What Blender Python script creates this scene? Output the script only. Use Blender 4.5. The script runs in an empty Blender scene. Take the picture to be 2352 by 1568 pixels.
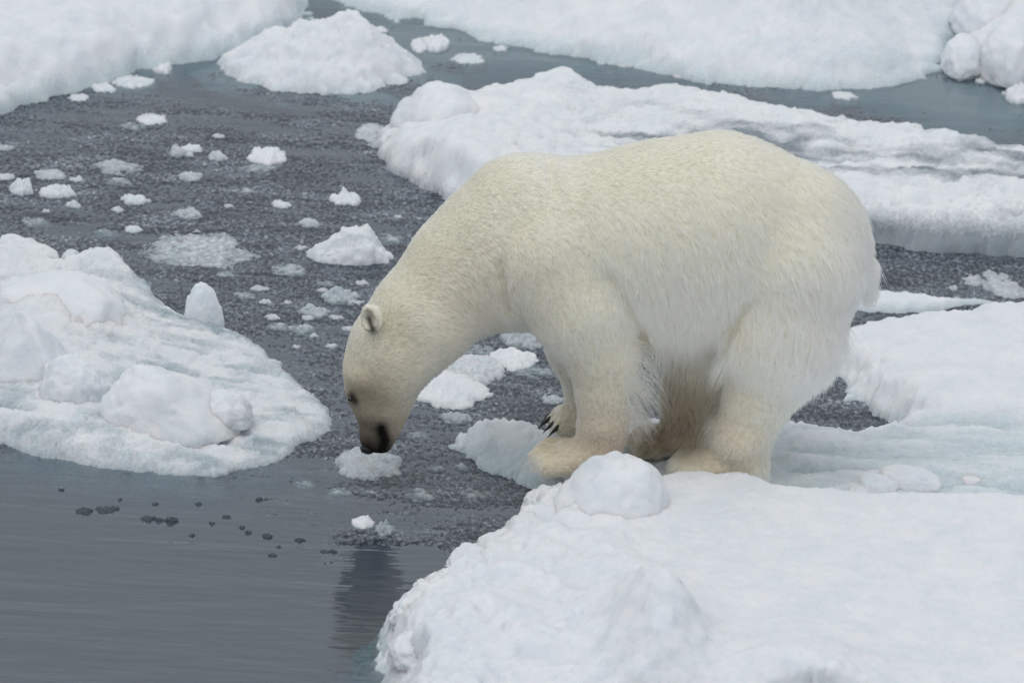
import bpy, bmesh, math, random
import numpy as np
from mathutils import Matrix, Vector

random.seed(7)
RNG = np.random.default_rng(11)
scene = bpy.context.scene
col = scene.collection

# ------------------------------------------------------------------ camera
PITCH, ROLL = math.radians(22.0), math.radians(3.0)
DIST = 25.0                      # metres from the lens to the water in the middle of the frame
FRAME_W = 3.9                    # metres across the frame at that distance
LENS = 36.0 * DIST / FRAME_W
FWD = np.array([0, math.cos(PITCH), -math.sin(PITCH)])
_R = np.array([1.0, 0, 0]); _U = np.array([0, math.sin(PITCH), math.cos(PITCH)])
CX = math.cos(ROLL) * _R + math.sin(ROLL) * _U
CY = -math.sin(ROLL) * _R + math.cos(ROLL) * _U
CAM = -DIST * FWD
W_PX, H_PX = 2352.0, 1568.0      # pixel frame used for reading positions off the photograph
F_PX = W_PX * LENS / 36.0

cam_d = bpy.data.cameras.new('camera'); cam = bpy.data.objects.new('camera', cam_d); col.objects.link(cam)
cam_d.sensor_width = 36; cam_d.sensor_fit = 'HORIZONTAL'; cam_d.lens = LENS
cam_d.clip_start = 0.5; cam_d.clip_end = 500
M = Matrix.Identity(4)
for i in range(3):
    M[i][0], M[i][1], M[i][2], M[i][3] = CX[i], CY[i], -FWD[i], CAM[i]
cam.matrix_world = M
cam_d.dof.use_dof = True; cam_d.dof.focus_distance = 23.7; cam_d.dof.aperture_fstop = 4.2
scene.camera = cam

def ray(u, v):
    d = FWD + CX * ((u - W_PX / 2) / F_PX) - CY * ((v - H_PX / 2) / F_PX)
    return d
def at(u, v, z=0.0):             # where the line of sight meets a level
    d = ray(u, v); t = (z - CAM[2]) / d[2]
    return CAM + d * t
def aty(u, v, y):                # where it meets an upright plane across the view
    d = ray(u, v); t = (y - CAM[1]) / d[1]
    return CAM + d * t
def mpp(p):                      # metres per pixel at a place
    return float(np.dot(np.asarray(p) - CAM, FWD)) / F_PX
def proj(P):                     # world points -> (u, v)
    q = P - CAM
    dz = q @ FWD
    return W_PX / 2 + (q @ CX) / dz * F_PX, H_PX / 2 - (q @ CY) / dz * F_PX

# ------------------------------------------------------------------ sky and sun (overcast)
SUN_EL, SUN_ROT = math.radians(72), math.radians(205)
world = bpy.data.worlds.new('World'); scene.world = world; world.use_nodes = True
wn = world.node_tree; wn.nodes.clear()
sky = wn.nodes.new('ShaderNodeTexSky'); sky.sky_type = 'NISHITA'; sky.sun_disc = False
sky.sun_elevation = SUN_EL; sky.sun_rotation = SUN_ROT; sky.air_density = 1.0; sky.dust_density = 6.0; sky.ozone_density = 1.0
hsv = wn.nodes.new('ShaderNodeHueSaturation'); hsv.inputs['Saturation'].default_value = 0.16
mixc = wn.nodes.new('ShaderNodeMix'); mixc.data_type = 'RGBA'; mixc.inputs[0].default_value = 0.8
mixc.inputs[7].default_value = (6.75, 7.05, 7.45, 1)          # cloud layer
bg = wn.nodes.new('ShaderNodeBackground'); bg.inputs['Strength'].default_value = 0.095
wo = wn.nodes.new('ShaderNodeOutputWorld')
wn.links.new(sky.outputs[0], hsv.inputs['Color']); wn.links.new(hsv.outputs[0], mixc.inputs[6])
wn.links.new(mixc.outputs[2], bg.inputs['Color']); wn.links.new(bg.outputs[0], wo.inputs['Surface'])
sun_d = bpy.data.lights.new('sun', 'SUN'); sun_d.energy = 0.8; sun_d.angle = math.radians(50); sun_d.color = (1.0, 0.985, 0.96)
sun = bpy.data.objects.new('sun', sun_d); col.objects.link(sun)
_sd = Vector((math.sin(SUN_ROT) * math.cos(SUN_EL), math.cos(SUN_ROT) * math.cos(SUN_EL), math.sin(SUN_EL)))
sun.rotation_euler = (-_sd).to_track_quat('-Z', 'Y').to_euler()
vs = scene.view_settings
vs.view_transform = 'Standard'; vs.look = 'None'; vs.gamma = 1.0; vs.use_curve_mapping = False; vs.exposure = 0.0
scene.cycles.max_bounces = 16; scene.cycles.diffuse_bounces = 4; scene.cycles.glossy_bounces = 12
scene.cycles.transmission_bounces = 16; scene.cycles.transparent_max_bounces = 12; scene.cycles.volume_bounces = 0
scene.cycles.caustics_reflective = False; scene.cycles.caustics_refractive = False

# ------------------------------------------------------------------ helpers: noise, meshes, tags
_perm = RNG.permutation(256).astype(np.int32); _perm = np.concatenate([_perm, _perm, _perm])
_g = RNG.normal(size=(256, 3)).astype(np.float32); _g /= np.linalg.norm(_g, axis=1, keepdims=True)
def pnoise(p):
    p = np.asarray(p, np.float32)
    i = np.floor(p).astype(np.int32); f = p - i; i &= 255
    w = f * f * f * (f * (f * 6 - 15) + 10)
    out = np.zeros(len(p), np.float32)
    for dx in (0, 1):
        wx = w[:, 0] if dx else 1 - w[:, 0]
        for dy in (0, 1):
            wy = w[:, 1] if dy else 1 - w[:, 1]
            h2 = _perm[_perm[(i[:, 0] + dx) & 255] + ((i[:, 1] + dy) & 255)]
            for dz in (0, 1):
                wz = w[:, 2] if dz else 1 - w[:, 2]
                g = _g[_perm[h2 + ((i[:, 2] + dz) & 255)] & 255]
                out += wx * wy * wz * (g[:, 0] * (f[:, 0] - dx) + g[:, 1] * (f[:, 1] - dy) + g[:, 2] * (f[:, 2] - dz))
    return out
def fbm(p, octv=4, gain=0.5):
    p = np.asarray(p, np.float32); a = 1.0; s = 0; out = np.zeros(len(p), np.float32)
    for k in range(octv):
        out += a * pnoise(p + 17.3 * k); s += a; a *= gain; p = p * 2.03
    return out / s
def billow(p, octv=3, gain=0.5):
    p = np.asarray(p, np.float32); a = 1.0; s = 0; out = np.zeros(len(p), np.float32)
    for k in range(octv):
        out += a * (np.abs(pnoise(p + 9.1 * k)) * 2 - 0.4); s += a; a *= gain; p = p * 2.1
    return out / s
def sstep(a, b, x):
    t = np.clip((x - a) / (b - a), 0, 1); return t * t * (3 - 2 * t)

def mesh_from(name, V, F, smooth=True):
    me = bpy.data.meshes.new(name)
    V = np.asarray(V, np.float32); F = np.asarray(F, np.int32)
    n = F.shape[1]
    me.vertices.add(len(V)); me.vertices.foreach_set('co', V.ravel())
    me.loops.add(F.size); me.loops.foreach_set('vertex_index', F.ravel())
    me.polygons.add(len(F)); me.polygons.foreach_set('loop_start', np.arange(0, F.size, n, dtype=np.int32))
    if smooth: me.polygons.foreach_set('use_smooth', np.ones(len(F), bool))
    me.update(calc_edges=True)
    return me
def vattr(me, name, arr):
    arr = np.asarray(arr, np.float32)
    if arr.ndim == 1:
        a = me.attributes.new(name, 'FLOAT', 'POINT'); a.data.foreach_set('value', arr)
    else:
        a = me.attributes.new(name, 'FLOAT_COLOR', 'POINT')
        if arr.shape[1] == 3: arr = np.concatenate([arr, np.ones((len(arr), 1), np.float32)], 1)
        a.data.foreach_set('color', arr.ravel())
def link(name, me, mat=None, parent=None, loc=None):
    o = bpy.data.objects.new(name, me); col.objects.link(o)
    if mat and me is not None and hasattr(me, 'materials'): me.materials.append(mat)
    if loc is not None: o.location = loc
    if parent: o.parent = parent
    return o
def tag(o, label=None, cat=None, group=None, kind=None):
    if label: o['label'] = label
    if cat: o['category'] = cat
    if group: o['group'] = group
    if kind: o['kind'] = kind
    return o
def recentre(V):                 # origin of a thing at its base
    V = np.asarray(V, np.float64); c = V.mean(0); c[2] = max(0.0, V[:, 2].min()) if V[:, 2].min() > 0 else 0.0
    return V - c, c

# ------------------------------------------------------------------ materials
def newmat(name):
    m = bpy.data.materials.new(name); m.use_nodes = True; nt = m.node_tree; nt.nodes.clear()
    out = nt.nodes.new('ShaderNodeOutputMaterial')
    return m, nt, out
def node(nt, t, **kw):
    n = nt.nodes.new(t)
    for k, v in kw.items(): setattr(n, k, v)
    return n
def setin(n, **kw):
    for k, v in kw.items(): n.inputs[k.replace('_', ' ')].default_value = v
def ramp(nt, a, b, ca=0.0, cb=1.0):
    r = node(nt, 'ShaderNodeMapRange'); r.clamp = True
    r.inputs[1].default_value = a; r.inputs[2].default_value = b; r.inputs[3].default_value = ca; r.inputs[4].default_value = cb
    return r

def snow_material(name, base=(0.80, 0.82, 0.85), ice=(0.50, 0.60, 0.63), grain=1.25):
    m, nt, out = newmat(name)
    tc = node(nt, 'ShaderNodeNewGeometry')
    at_ = node(nt, 'ShaderNodeAttribute', attribute_name='wet')
    n1 = node(nt, 'ShaderNodeTexNoise'); setin(n1, Scale=7.0, Detail=5.0, Roughness=0.6)
    n2 = node(nt, 'ShaderNodeTexNoise'); setin(n2, Scale=70.0, Detail=4.0, Roughness=0.65)
    n3 = node(nt, 'ShaderNodeTexNoise'); setin(n3, Scale=260.0, Detail=2.0, Roughness=0.6)
    for n in (n1, n2, n3): nt.links.new(tc.outputs['Position'], n.inputs['Vector'])
    # wet, clear ice where the attribute says so, broken up by noise
    ad = node(nt, 'ShaderNodeMath', operation='MULTIPLY_ADD'); ad.inputs[1].default_value = 0.9; 
    nt.links.new(n2.outputs['Fac'], ad.inputs[0])
    sb = node(nt, 'ShaderNodeMath', operation='SUBTRACT'); sb.inputs[1].default_value = 0.45
    nt.links.new(at_.outputs['Fac'], ad.inputs[2]); nt.links.new(ad.outputs[0], sb.inputs[0])
    wr = ramp(nt, 0.08, 0.92); nt.links.new(sb.outputs[0], wr.inputs[0])
    c = node(nt, 'ShaderNodeMix', data_type='RGBA'); c.inputs[6].default_value = (*base, 1); c.inputs[7].default_value = (*ice, 1)
    nt.links.new(wr.outputs[0], c.inputs[0])
    tint = node(nt, 'ShaderNodeMix', data_type='RGBA', blend_type='MULTIPLY'); tint.inputs[0].default_value = 1.0
    tr = node(nt, 'ShaderNodeValToRGB'); tr.color_ramp.elements[0].position = 0.35; tr.color_ramp.elements[1].position = 0.62
    tr.color_ramp.elements[0].color = (0.90, 0.93, 0.95, 1); tr.color_ramp.elements[1].color = (1, 1, 1, 1)
    nt.links.new(n1.outputs['Fac'], tr.inputs[0]); nt.links.new(c.outputs[2], tint.inputs[6]); nt.links.new(tr.outputs[0], tint.inputs[7])
    rg = ramp(nt, 0, 1, 0.75, 0.22); nt.links.new(wr.outputs[0], rg.inputs[0])
    hsum = node(nt, 'ShaderNodeMath', operation='MULTIPLY_ADD'); hsum.inputs[1].default_value = 0.35
    nt.links.new(n3.outputs['Fac'], hsum.inputs[0]); nt.links.new(n2.outputs['Fac'], hsum.inputs[2])
    bp = node(nt, 'ShaderNodeBump'); bp.inputs['Strength'].default_value = 0.45 * grain; bp.inputs['Distance'].default_value = 0.008
    nt.links.new(hsum.outputs[0], bp.inputs['Height'])
    b = node(nt, 'ShaderNodeBsdfPrincipled')
    b.inputs['Specular IOR Level'].default_value = 0.3
    b.inputs['Subsurface Weight'].default_value = 0.55; b.inputs['Subsurface Radius'].default_value = (0.6, 0.9, 1.0); b.inputs['Subsurface Scale'].default_value = 0.05
    nt.links.new(tint.outputs[2], b.inputs['Base Color']); nt.links.new(rg.outputs[0], b.inputs['Roughness']); nt.links.new(bp.outputs[0], b.inputs['Normal'])
    nt.links.new(b.outputs[0], out.inputs['Surface'])
    return m
M_SNOW = snow_material('snow')
M_SLAB = snow_material('slab_snow', base=(0.80, 0.82, 0.84), ice=(0.40, 0.47, 0.51), grain=1.9)
M_GREYSNOW = snow_material('grey_snow', base=(0.80, 0.815, 0.835), ice=(0.26, 0.295, 0.325), grain=0.8)
M_GREYICE = snow_material('slushy_ice', base=(0.62, 0.655, 0.68), ice=(0.20, 0.24, 0.265), grain=1.4)
M_CLEAR = snow_material('clear_ice', base=(0.075, 0.09, 0.10), ice=(0.05, 0.062, 0.07), grain=1.0)

def water_material():
    m, nt, out = newmat('sea_water')
    g = node(nt, 'ShaderNodeNewGeometry')
    mp = node(nt, 'ShaderNodeMapping'); mp.inputs['Scale'].default_value = (1.0, 5.0, 1.0); mp.inputs['Rotation'].default_value = (0, 0, math.radians(-4))
    nt.links.new(g.outputs['Position'], mp.inputs['Vector'])
    n1 = node(nt, 'ShaderNodeTexNoise'); setin(n1, Scale=1.0, Detail=4.0, Roughness=0.55, Distortion=0.4)
    nt.links.new(mp.outputs[0], n1.inputs['Vector'])
    n2 = node(nt, 'ShaderNodeTexNoise'); setin(n2, Scale=5.0, Detail=2.0, Roughness=0.5)
    nt.links.new(mp.outputs[0], n2.inputs['Vector'])
    s = node(nt, 'ShaderNodeMath', operation='MULTIPLY_ADD'); s.inputs[1].default_value = 0.18
    nt.links.new(n2.outputs['Fac'], s.inputs[0]); nt.links.new(n1.outputs['Fac'], s.inputs[2])
    bp = node(nt, 'ShaderNodeBump'); bp.inputs['Strength'].default_value = 0.6; bp.inputs['Distance'].default_value = 0.02
    nt.links.new(s.outputs[0], bp.inputs['Height'])
    fr = node(nt, 'ShaderNodeFresnel'); fr.inputs['IOR'].default_value = 1.95; nt.links.new(bp.outputs[0], fr.inputs['Normal'])
    gl = node(nt, 'ShaderNodeBsdfGlossy'); gl.inputs['Roughness'].default_value = 0.03; nt.links.new(bp.outputs[0], gl.inputs['Normal'])
    tr = node(nt, 'ShaderNodeBsdfTransparent'); tr.inputs['Color'].default_value = (0.93, 0.97, 0.98, 1)
    df = node(nt, 'ShaderNodeBsdfDiffuse'); df.inputs['Color'].default_value = (0.28, 0.36, 0.455, 1)
    mx0 = node(nt, 'ShaderNodeMixShader'); mx0.inputs[0].default_value = 0.76
    nt.links.new(df.outputs[0], mx0.inputs[1]); nt.links.new(tr.outputs[0], mx0.inputs[2])
    mx = node(nt, 'ShaderNodeMixShader'); nt.links.new(fr.outputs[0], mx.inputs[0]); nt.links.new(mx0.outputs[0], mx.inputs[1]); nt.links.new(gl.outputs[0], mx.inputs[2])
    nt.links.new(mx.outputs[0], out.inputs['Surface'])
    va = node(nt, 'ShaderNodeVolumeAbsorption'); va.inputs['Color'].default_value = (0.15, 0.62, 0.68, 1); va.inputs['Density'].default_value = 16.0
    nt.links.new(va.outputs[0], out.inputs['Volume'])
    return m
M_WATER = water_material()

def slush_material():
    m, nt, out = newmat('frazil_slush')
    g = node(nt, 'ShaderNodeNewGeometry')
    mp = node(nt, 'ShaderNodeMapping'); mp.inputs['Scale'].default_value = (1.0, 0.6, 1.0)
    nt.links.new(g.outputs['Position'], mp.inputs['Vector'])
    n1 = node(nt, 'ShaderNodeTexNoise'); setin(n1, Scale=62.0, Detail=4.0, Roughness=0.72)
    n2 = node(nt, 'ShaderNodeTexNoise'); setin(n2, Scale=6.0, Detail=4.0, Roughness=0.6)
    mp2 = node(nt, 'ShaderNodeMapping'); mp2.inputs['Scale'].default_value = (0.5, 1.3, 1.0)
    nt.links.new(g.outputs['Position'], mp2.inputs['Vector']); nt.links.new(mp2.outputs[0], n2.inputs['Vector']); nt.links.new(mp.outputs[0], n1.inputs['Vector'])
    ad = node(nt, 'ShaderNodeMath', operation='MULTIPLY_ADD'); ad.inputs[1].default_value = 0.45; nt.links.new(n2.outputs['Fac'], ad.inputs[0]); nt.links.new(n1.outputs['Fac'], ad.inputs[2])
    cr = node(nt, 'ShaderNodeValToRGB'); el = cr.color_ramp.elements
    el[0].position = 0.61; el[0].color = (0.013, 0.019, 0.028, 1); el[1].position = 0.95; el[1].color = (0.50, 0.52, 0.55, 1)
    for pos, c in ((0.70, (0.038, 0.050, 0.067)), (0.775, (0.100, 0.121, 0.150)), (0.865, (0.20, 0.226, 0.260))):
        e = el.new(pos); e.color = (*c, 1)
    nt.links.new(ad.outputs[0], cr.inputs[0])
    bp = node(nt, 'ShaderNodeBump'); bp.inputs['Strength'].default_value = 0.5; bp.inputs['Distance'].default_value = 0.005
    nt.links.new(n1.outputs['Fac'], bp.inputs['Height'])
    p = node(nt, 'ShaderNodeBsdfPrincipled'); p.inputs['Roughness'].default_value = 0.24; p.inputs['Specular IOR Level'].default_value = 0.4
    nt.links.new(cr.outputs[0], p.inputs['Base Color']); nt.links.new(bp.outputs[0], p.inputs['Normal'])
    nt.links.new(p.outputs[0], out.inputs['Surface'])
    return m
M_SLUSH = slush_material()

def plain(name, c, rough=0.5, spec=0.5):
    m, nt, out = newmat(name)
    n = node(nt, 'ShaderNodeTexNoise'); setin(n, Scale=120.0, Detail=3.0)
    mx = node(nt, 'ShaderNodeMix', data_type='RGBA'); mx.inputs[6].default_value = (*[x * 0.75 for x in c], 1); mx.inputs[7].default_value = (*[x * 1.25 for x in c], 1)
    nt.links.new(n.outputs['Fac'], mx.inputs[0])
    b = node(nt, 'ShaderNodeBsdfPrincipled'); b.inputs['Roughness'].default_value = rough; b.inputs['Specular IOR Level'].default_value = spec
    nt.links.new(mx.outputs[2], b.inputs['Base Color']); nt.links.new(b.outputs[0], out.inputs['Surface'])
    return m
M_DEEP = plain('deep_sea', (0.006, 0.012, 0.015), 0.9, 0.0)
M_NOSE = plain('nose_leather', (0.012, 0.011, 0.011), 0.38)
M_EYE = plain('eye', (0.012, 0.009, 0.008), 0.08, 0.8)
M_CLAW = plain('claw', (0.016, 0.014, 0.013), 0.35)

# ------------------------------------------------------------------ the setting: water
def box_mesh(name, x0, x1, y0, y1, z0, z1):
    bm = bmesh.new(); bmesh.ops.create_cube(bm, size=1.0)
    for v in bm.verts:
        v.co = ((x0 + x1) / 2 + v.co.x * (x1 - x0), (y0 + y1) / 2 + v.co.y * (y1 - y0), (z0 + z1) / 2 + v.co.z * (z1 - z0))
    me = bpy.data.meshes.new(name); bm.to_mesh(me); bm.free(); return me
tag(link('water', box_mesh('water', -120, 120, -60, 220, -1.6, 0.0), M_WATER), kind='structure')
tag(link('deep_water_backing', box_mesh('deep_water_backing', -122, 122, -62, 222, -1.9, -1.62), M_DEEP), kind='structure')  # added dark slab standing in for the darkness of deep water

# polygons are read off the photograph on the water level
def world_poly(pts, z=0.0):
    return np.array([at(u, v, z)[:2] for u, v in pts])
def poly_sd(P, poly):            # signed distance, positive inside
    d = np.full(len(P), 1e9); inside = np.zeros(len(P), bool)
    n = len(poly)
    for i in range(n):
        a = poly[i]; b = poly[(i + 1) % n]; ab = b - a
        t = np.clip(((P - a) @ ab) / max(1e-12, ab @ ab), 0, 1)
        d = np.minimum(d, ((P - a - t[:, None] * ab) ** 2).sum(1))
        c = ((a[1] > P[:, 1]) != (b[1] > P[:, 1]))
        xx = a[0] + (P[:, 1] - a[1]) / np.where(abs(b[1] - a[1]) < 1e-9, 1e-9, b[1] - a[1]) * (b[0] - a[0])
        inside ^= c & (P[:, 0] < xx)
    d = np.sqrt(d); return np.where(inside, d, -d)

def grid_faces(keep, nx, ny):
    idx = np.full(nx * ny, -1, np.int64); idx[keep] = np.arange(keep.sum())
    I = idx.reshape(ny, nx)
    q = np.stack([I[:-1, :-1], I[:-1, 1:], I[1:, 1:], I[1:, :-1]], -1).reshape(-1, 4)
    return q[(q >= 0).all(1)]

def clip_view(P, m=480):
    V3 = np.c_[P, np.zeros(len(P))]
    u, v = proj(V3)
    return (u > -m) & (u < W_PX + m) & (v > -260) & (v < H_PX + 260)

# slush: crystals that just break the surface, thinning out to nothing over the open water
def build_slush():
    open_w = world_poly([(-400, 1000), (60, 1045), (300, 1088), (500, 1100), (640, 1105), (680, 1180), (760, 1235), (830, 1245), (960, 1262), (1000, 1290), (900, 1700), (-400, 1700)])
    far_w = world_poly([(250, 215), (700, 150), (1000, 190), (1500, 200), (2000, 260), (2352, 330), (2800, 330), (2800, -400), (250, -400)])
    x0, x1, y0, y1 = -3.0, 3.0, -2.6, 6.6
    nx, ny = int((x1 - x0) / 0.0075) + 1, int((y1 - y0) / 0.0125) + 1
    X, Y = np.meshgrid(np.linspace(x0, x1, nx), np.linspace(y0, y1, ny)); P = np.stack([X.ravel(), Y.ravel()], 1)
    keep = clip_view(P, 420)
    z0 = np.zeros(len(P))
    nz = fbm(np.c_[P[:, 0] * 3, P[:, 1] * 4, z0], 4)
    so = -poly_sd(P, open_w) + nz * 0.60
    sf = -poly_sd(P, far_w) + nz * 0.5
    streak = fbm(np.c_[P[:, 0] * 2.5, P[:, 1] * 7, z0 + 5], 4)
    fine = fbm(np.c_[P[:, 0] * 50, P[:, 1] * 27, z0], 2) + 0.35 * pnoise(np.c_[P[:, 0] * 105, P[:, 1] * 60, z0 + 3])
    den = -0.62 + 0.76 * sstep(-0.14, 0.34, so) + 0.10 * sstep(0.2, 0.8, so) - 0.75 * (1 - sstep(-0.3, 0.9, sf))
    patch = fbm(np.c_[P[:, 0] * 0.9, P[:, 1] * 1.6, z0 + 8], 3)
    z = 0.0075 * (fine + 1.5 * streak + 0.9 * patch + den)
    z = np.where(z < 0, z * 1.6, z)
    keep &= (den > -0.6) & (z > -0.0035)
    F = grid_faces(keep, nx, ny)
    me = mesh_from('slush', np.c_[P, z][keep], F)
    tag(link('slush', me, M_SLUSH), 'dark crust of fine ice crystals floating on the sea', 'slush', kind='stuff')
build_slush()

def build_submerged():
    poly = world_poly([(420, 190), (600, 150), (760, 215), (960, 205), (1400, 230), (2000, 300), (2352, 350), (2700, 380), (2700, 60), (2200, 60), (1500, 60), (900, -40), (650, -40), (600, 80)])
    x0, x1, y0, y1, st = -2.8, 3.2, 1.0, 9.0, 0.04
    nx, ny = int((x1 - x0) / st) + 1, int((y1 - y0) / st) + 1
    X, Y = np.meshgrid(np.linspace(x0, x1, nx), np.linspace(y0, y1, ny)); P = np.stack([X.ravel(), Y.ravel()], 1)
    d = poly_sd(P, poly) + 0.4 * fbm(np.c_[P * 1.5, np.zeros(len(P))], 3)
    z = -0.012 - 0.016 * fbm(np.c_[P * 2, np.zeros(len(P)) + 3], 3) - 0.55 * np.clip(0.45 - d, 0, None) ** 1.4
    keep = (z > -1.2)
    me = mesh_from('submerged_ice', np.c_[P, z][keep], grid_faces(keep, nx, ny)); vattr(me, 'wet', np.zeros(keep.sum()))
    tag(link('submerged_ice', me, M_SLAB), kind='structure')
build_submerged()

# ------------------------------------------------------------------ ice floes
def floe(name, pts, hfun, res=0.012, edge_h=0.1, edge_w=0.05, rag=(0.05, 0.02, 0.008), shelf=(0.07, 1.2), mat=None,
         wet_edge=0.05, wetfun=None, crust=0.012, seed=0.0, label=None, group=None, cat='ice floe'):
    poly = world_poly(pts)
    mn, mxx = poly.min(0) - 0.5, poly.max(0) + 0.5
    mn = np.maximum(mn, (-3.2, -4.2)); mxx = np.minimum(mxx, (3.4, 11.5))
    nx, ny = int((mxx[0] - mn[0]) / res) + 1, int((mxx[1] - mn[1]) / (res * 1.35)) + 1
    X, Y = np.meshgrid(np.linspace(mn[0], mxx[0], nx), np.linspace(mn[1], mxx[1], ny))
    P = np.stack([X.ravel(), Y.ravel()], 1)
    sel = clip_view(P)
    d = np.full(len(P), -9.0); d[sel] = poly_sd(P[sel], poly)
    sel &= d > -0.7
    Q = P[sel]; z0 = np.full(len(Q), seed)
    dd = d[sel] + rag[0] * fbm(np.c_[Q * 3.2, z0], 3) * 1.6 + rag[1] * fbm(np.c_[Q * 11, z0], 2) * 1.8 + rag[2] * billow(np.c_[Q * 34, z0], 2) * 1.5
    u, v = proj(np.c_[Q, np.zeros(len(Q))])
    eh = edge_h(Q, u, v) if callable(edge_h) else edge_h
    rise = 1 - np.exp(-np.clip(dd, 0, None) / edge_w)
    h = np.where(dd > 0, eh * rise + hfun(Q, u, v, dd) * sstep(0.0, 0.12, dd), 0)
    # fine crust relief
    h = h + (crust * fbm(np.c_[Q * 22, z0], 3) + crust * 0.7 * billow(np.c_[Q * 45, z0 + 4], 2)) * sstep(0.0, 0.04, dd)
    sd, sw = shelf
    under = -sd * (1 - np.exp(np.clip(dd, None, 0) / 0.03)) + np.clip(dd + 0.05, None, 0) * sw
    zz = np.where(dd > 0, np.maximum(h, 0.002), under)
    keepq = (dd > -0.22) & (zz > -0.3)
    wet = np.clip(1 - dd / np.maximum(1e-3, wet_edge), 0, 1) * 0.8 if wet_edge else np.zeros(len(Q))
    if wetfun is not None: wet = np.maximum(wet, wetfun(Q, u, v, dd, zz))
    full = np.zeros(len(P), bool); tmp = np.where(sel)[0][keepq]; full[tmp] = True
    # sideways roughness so edges are crumbly instead of a clean slope
    lat = (np.stack([pnoise(np.c_[Q * 26, zz * 30 + 3]), pnoise(np.c_[Q * 26 + 50, zz * 30 + 3])], 1) * 1.2 + np.stack([pnoise(np.c_[Q * 8, zz * 14 + 9]), pnoise(np.c_[Q * 8 + 50, zz * 14 + 9])], 1) * 1.2) * np.minimum(crust, 0.014)
    V = np.c_[Q + lat, zz][keepq]
    F = grid_faces(full, nx, ny)
    V, c = recentre(V)
    me = mesh_from(name, V, F); vattr(me, 'wet', wet[keepq])
    o = link(name, me, mat or M_SNOW, loc=c)
    tag(o, label, cat, group)
    return o

def bump(Q, u0, v0, rx, ry, h, pw=2.0, ang=0.0):
    """a mound whose foot is centred where the photograph's (u0, v0) meets the water level"""
    c = at(u0, v0)[:2]; q = Q - c
    wz = np.full(len(Q), u0 * 0.013); q = q + 0.11 * np.stack([fbm(np.c_[Q * 4, wz], 3), fbm(np.c_[Q * 4 + 30, wz], 3)], 1) * min(1.0, rx / 0.2)
    ca, sa = math.cos(ang), math.sin(ang)
    x = (q[:, 0] * ca + q[:, 1] * sa) / rx; y = (-q[:, 0] * sa + q[:, 1] * ca) / ry
    r2 = (np.abs(x) ** pw + np.abs(y) ** pw)
    return h * np.clip(1 - r2, 0, None) ** 0.7 if pw > 2 else h * np.exp(-r2 * 1.4)

# --- the bear's floe (near right), with the pool behind the bear
LEDGE = 0.13
near_poly = [(890, 1760), (880, 1560), (868, 1500), (880, 1450), (940, 1402), (1010, 1372), (1075, 1318), (1140, 1270), (1200, 1240), (1250, 1190),
             (1262, 1135), (1200, 1115), (1130, 1085), (1060, 1052), (1042, 1030), (1060, 1010), (1120, 1000), (1180, 1000), (1250, 1010), (1330, 1000), (1500, 990), (1650, 985), (1780, 990),
             (1850, 1008), (1900, 1022), (1960, 1030), (2020, 1012), (2060, 975), (2005, 955), (1950, 915), (1940, 885), (1890, 860), (1830, 850), (1790, 820), (1850, 790),
             (1960, 775), (2080, 765), (2180, 750), (2260, 735), (2352, 725), (2600, 700), (2900, 700), (2900, 1800)]
def slab_front(u):               # image row (on the water level) where the thick near slab begins
    return np.interp(u, [800, 1250, 1330, 1480, 1560, 1700, 1790, 1900, 2100, 2352, 2600], [1180, 1180, 1195, 1200, 1190, 1195, 1225, 1232, 1240, 1250, 1255])
def channel_ridges(Q):
    return fbm(np.c_[Q[:, 0] * 2.2, Q[:, 1] * 8, np.zeros(len(Q)) + 4], 4) * 1.8
def near_h(Q, u, v, dd):
    t = sstep(-12, 26, v - slab_front(u) + 14 * fbm(np.c_[Q * 7, np.zeros(len(Q))], 3))
    h = 0.105 * t + 0.02 * fbm(np.c_[Q * 1.5, np.zeros(len(Q)) + 2], 3)
    # snowy back part right of the bear
    t2 = sstep(0, 60, 930 - v) * sstep(1860, 1960, u)
    h += 0.035 * t2 + 0.03 * t2 * fbm(np.c_[Q[:, 0] * 2, Q[:, 1] * 3, np.ones(len(Q))], 3)
    h += bump(Q, 2150, 940, 0.42, 0.35, 0.05) + bump(Q, 2250, 830, 0.4, 0.4, 0.05)
    # wet low channel between
    rid = sstep(1760, 1830, u) * sstep(985, 1010, v) * (1 - t)
    h += rid * 0.055 * channel_ridges(Q)
    # crumbled front corner, lower left
    cr = sstep(1750, 1100, u) * t
    h += cr * (0.11 * billow(np.c_[Q * 3.6, np.zeros(len(Q)) + 6], 3, 0.45) + 0.022 * billow(np.c_[Q * 13, np.zeros(len(Q))], 2))
    h += bump(Q, 1490, 1610, 0.18, 0.42, 0.24) + bump(Q, 1560, 1660, 0.16, 0.3, 0.05) + bump(Q, 1850, 1720, 0.30, 0.35, 0.14) + bump(Q, 1150, 1560, 0.30, 0.4, 0.05) + bump(Q, 1330, 1400, 0.25, 0.3, 0.04)
    # left tongue under the paws: white crest at its back, low clear ice in front
    tg = sstep(1300, 1230, u)
    h += tg * (bump(Q, 1120, 1022, 0.13, 0.12, 0.075) + bump(Q, 1205, 1020, 0.12, 0.1, 0.045) + 0.03 * billow(np.c_[Q * 9, np.zeros(len(Q)) + 5], 3)) * (1 - t)
    return h
def near_edge(Q, u, v):
    t = sstep(-10, 30, v - slab_front(u))
    back = sstep(950, 900, v)
    low = (1 - t) * (1 - back)
    e = 0.12 + 0.0 * u
    e = np.where(u < 1290, e - 0.045 * (1 - t) * sstep(1290, 1150, u), e)
    return e - 0.045 * back
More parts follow.
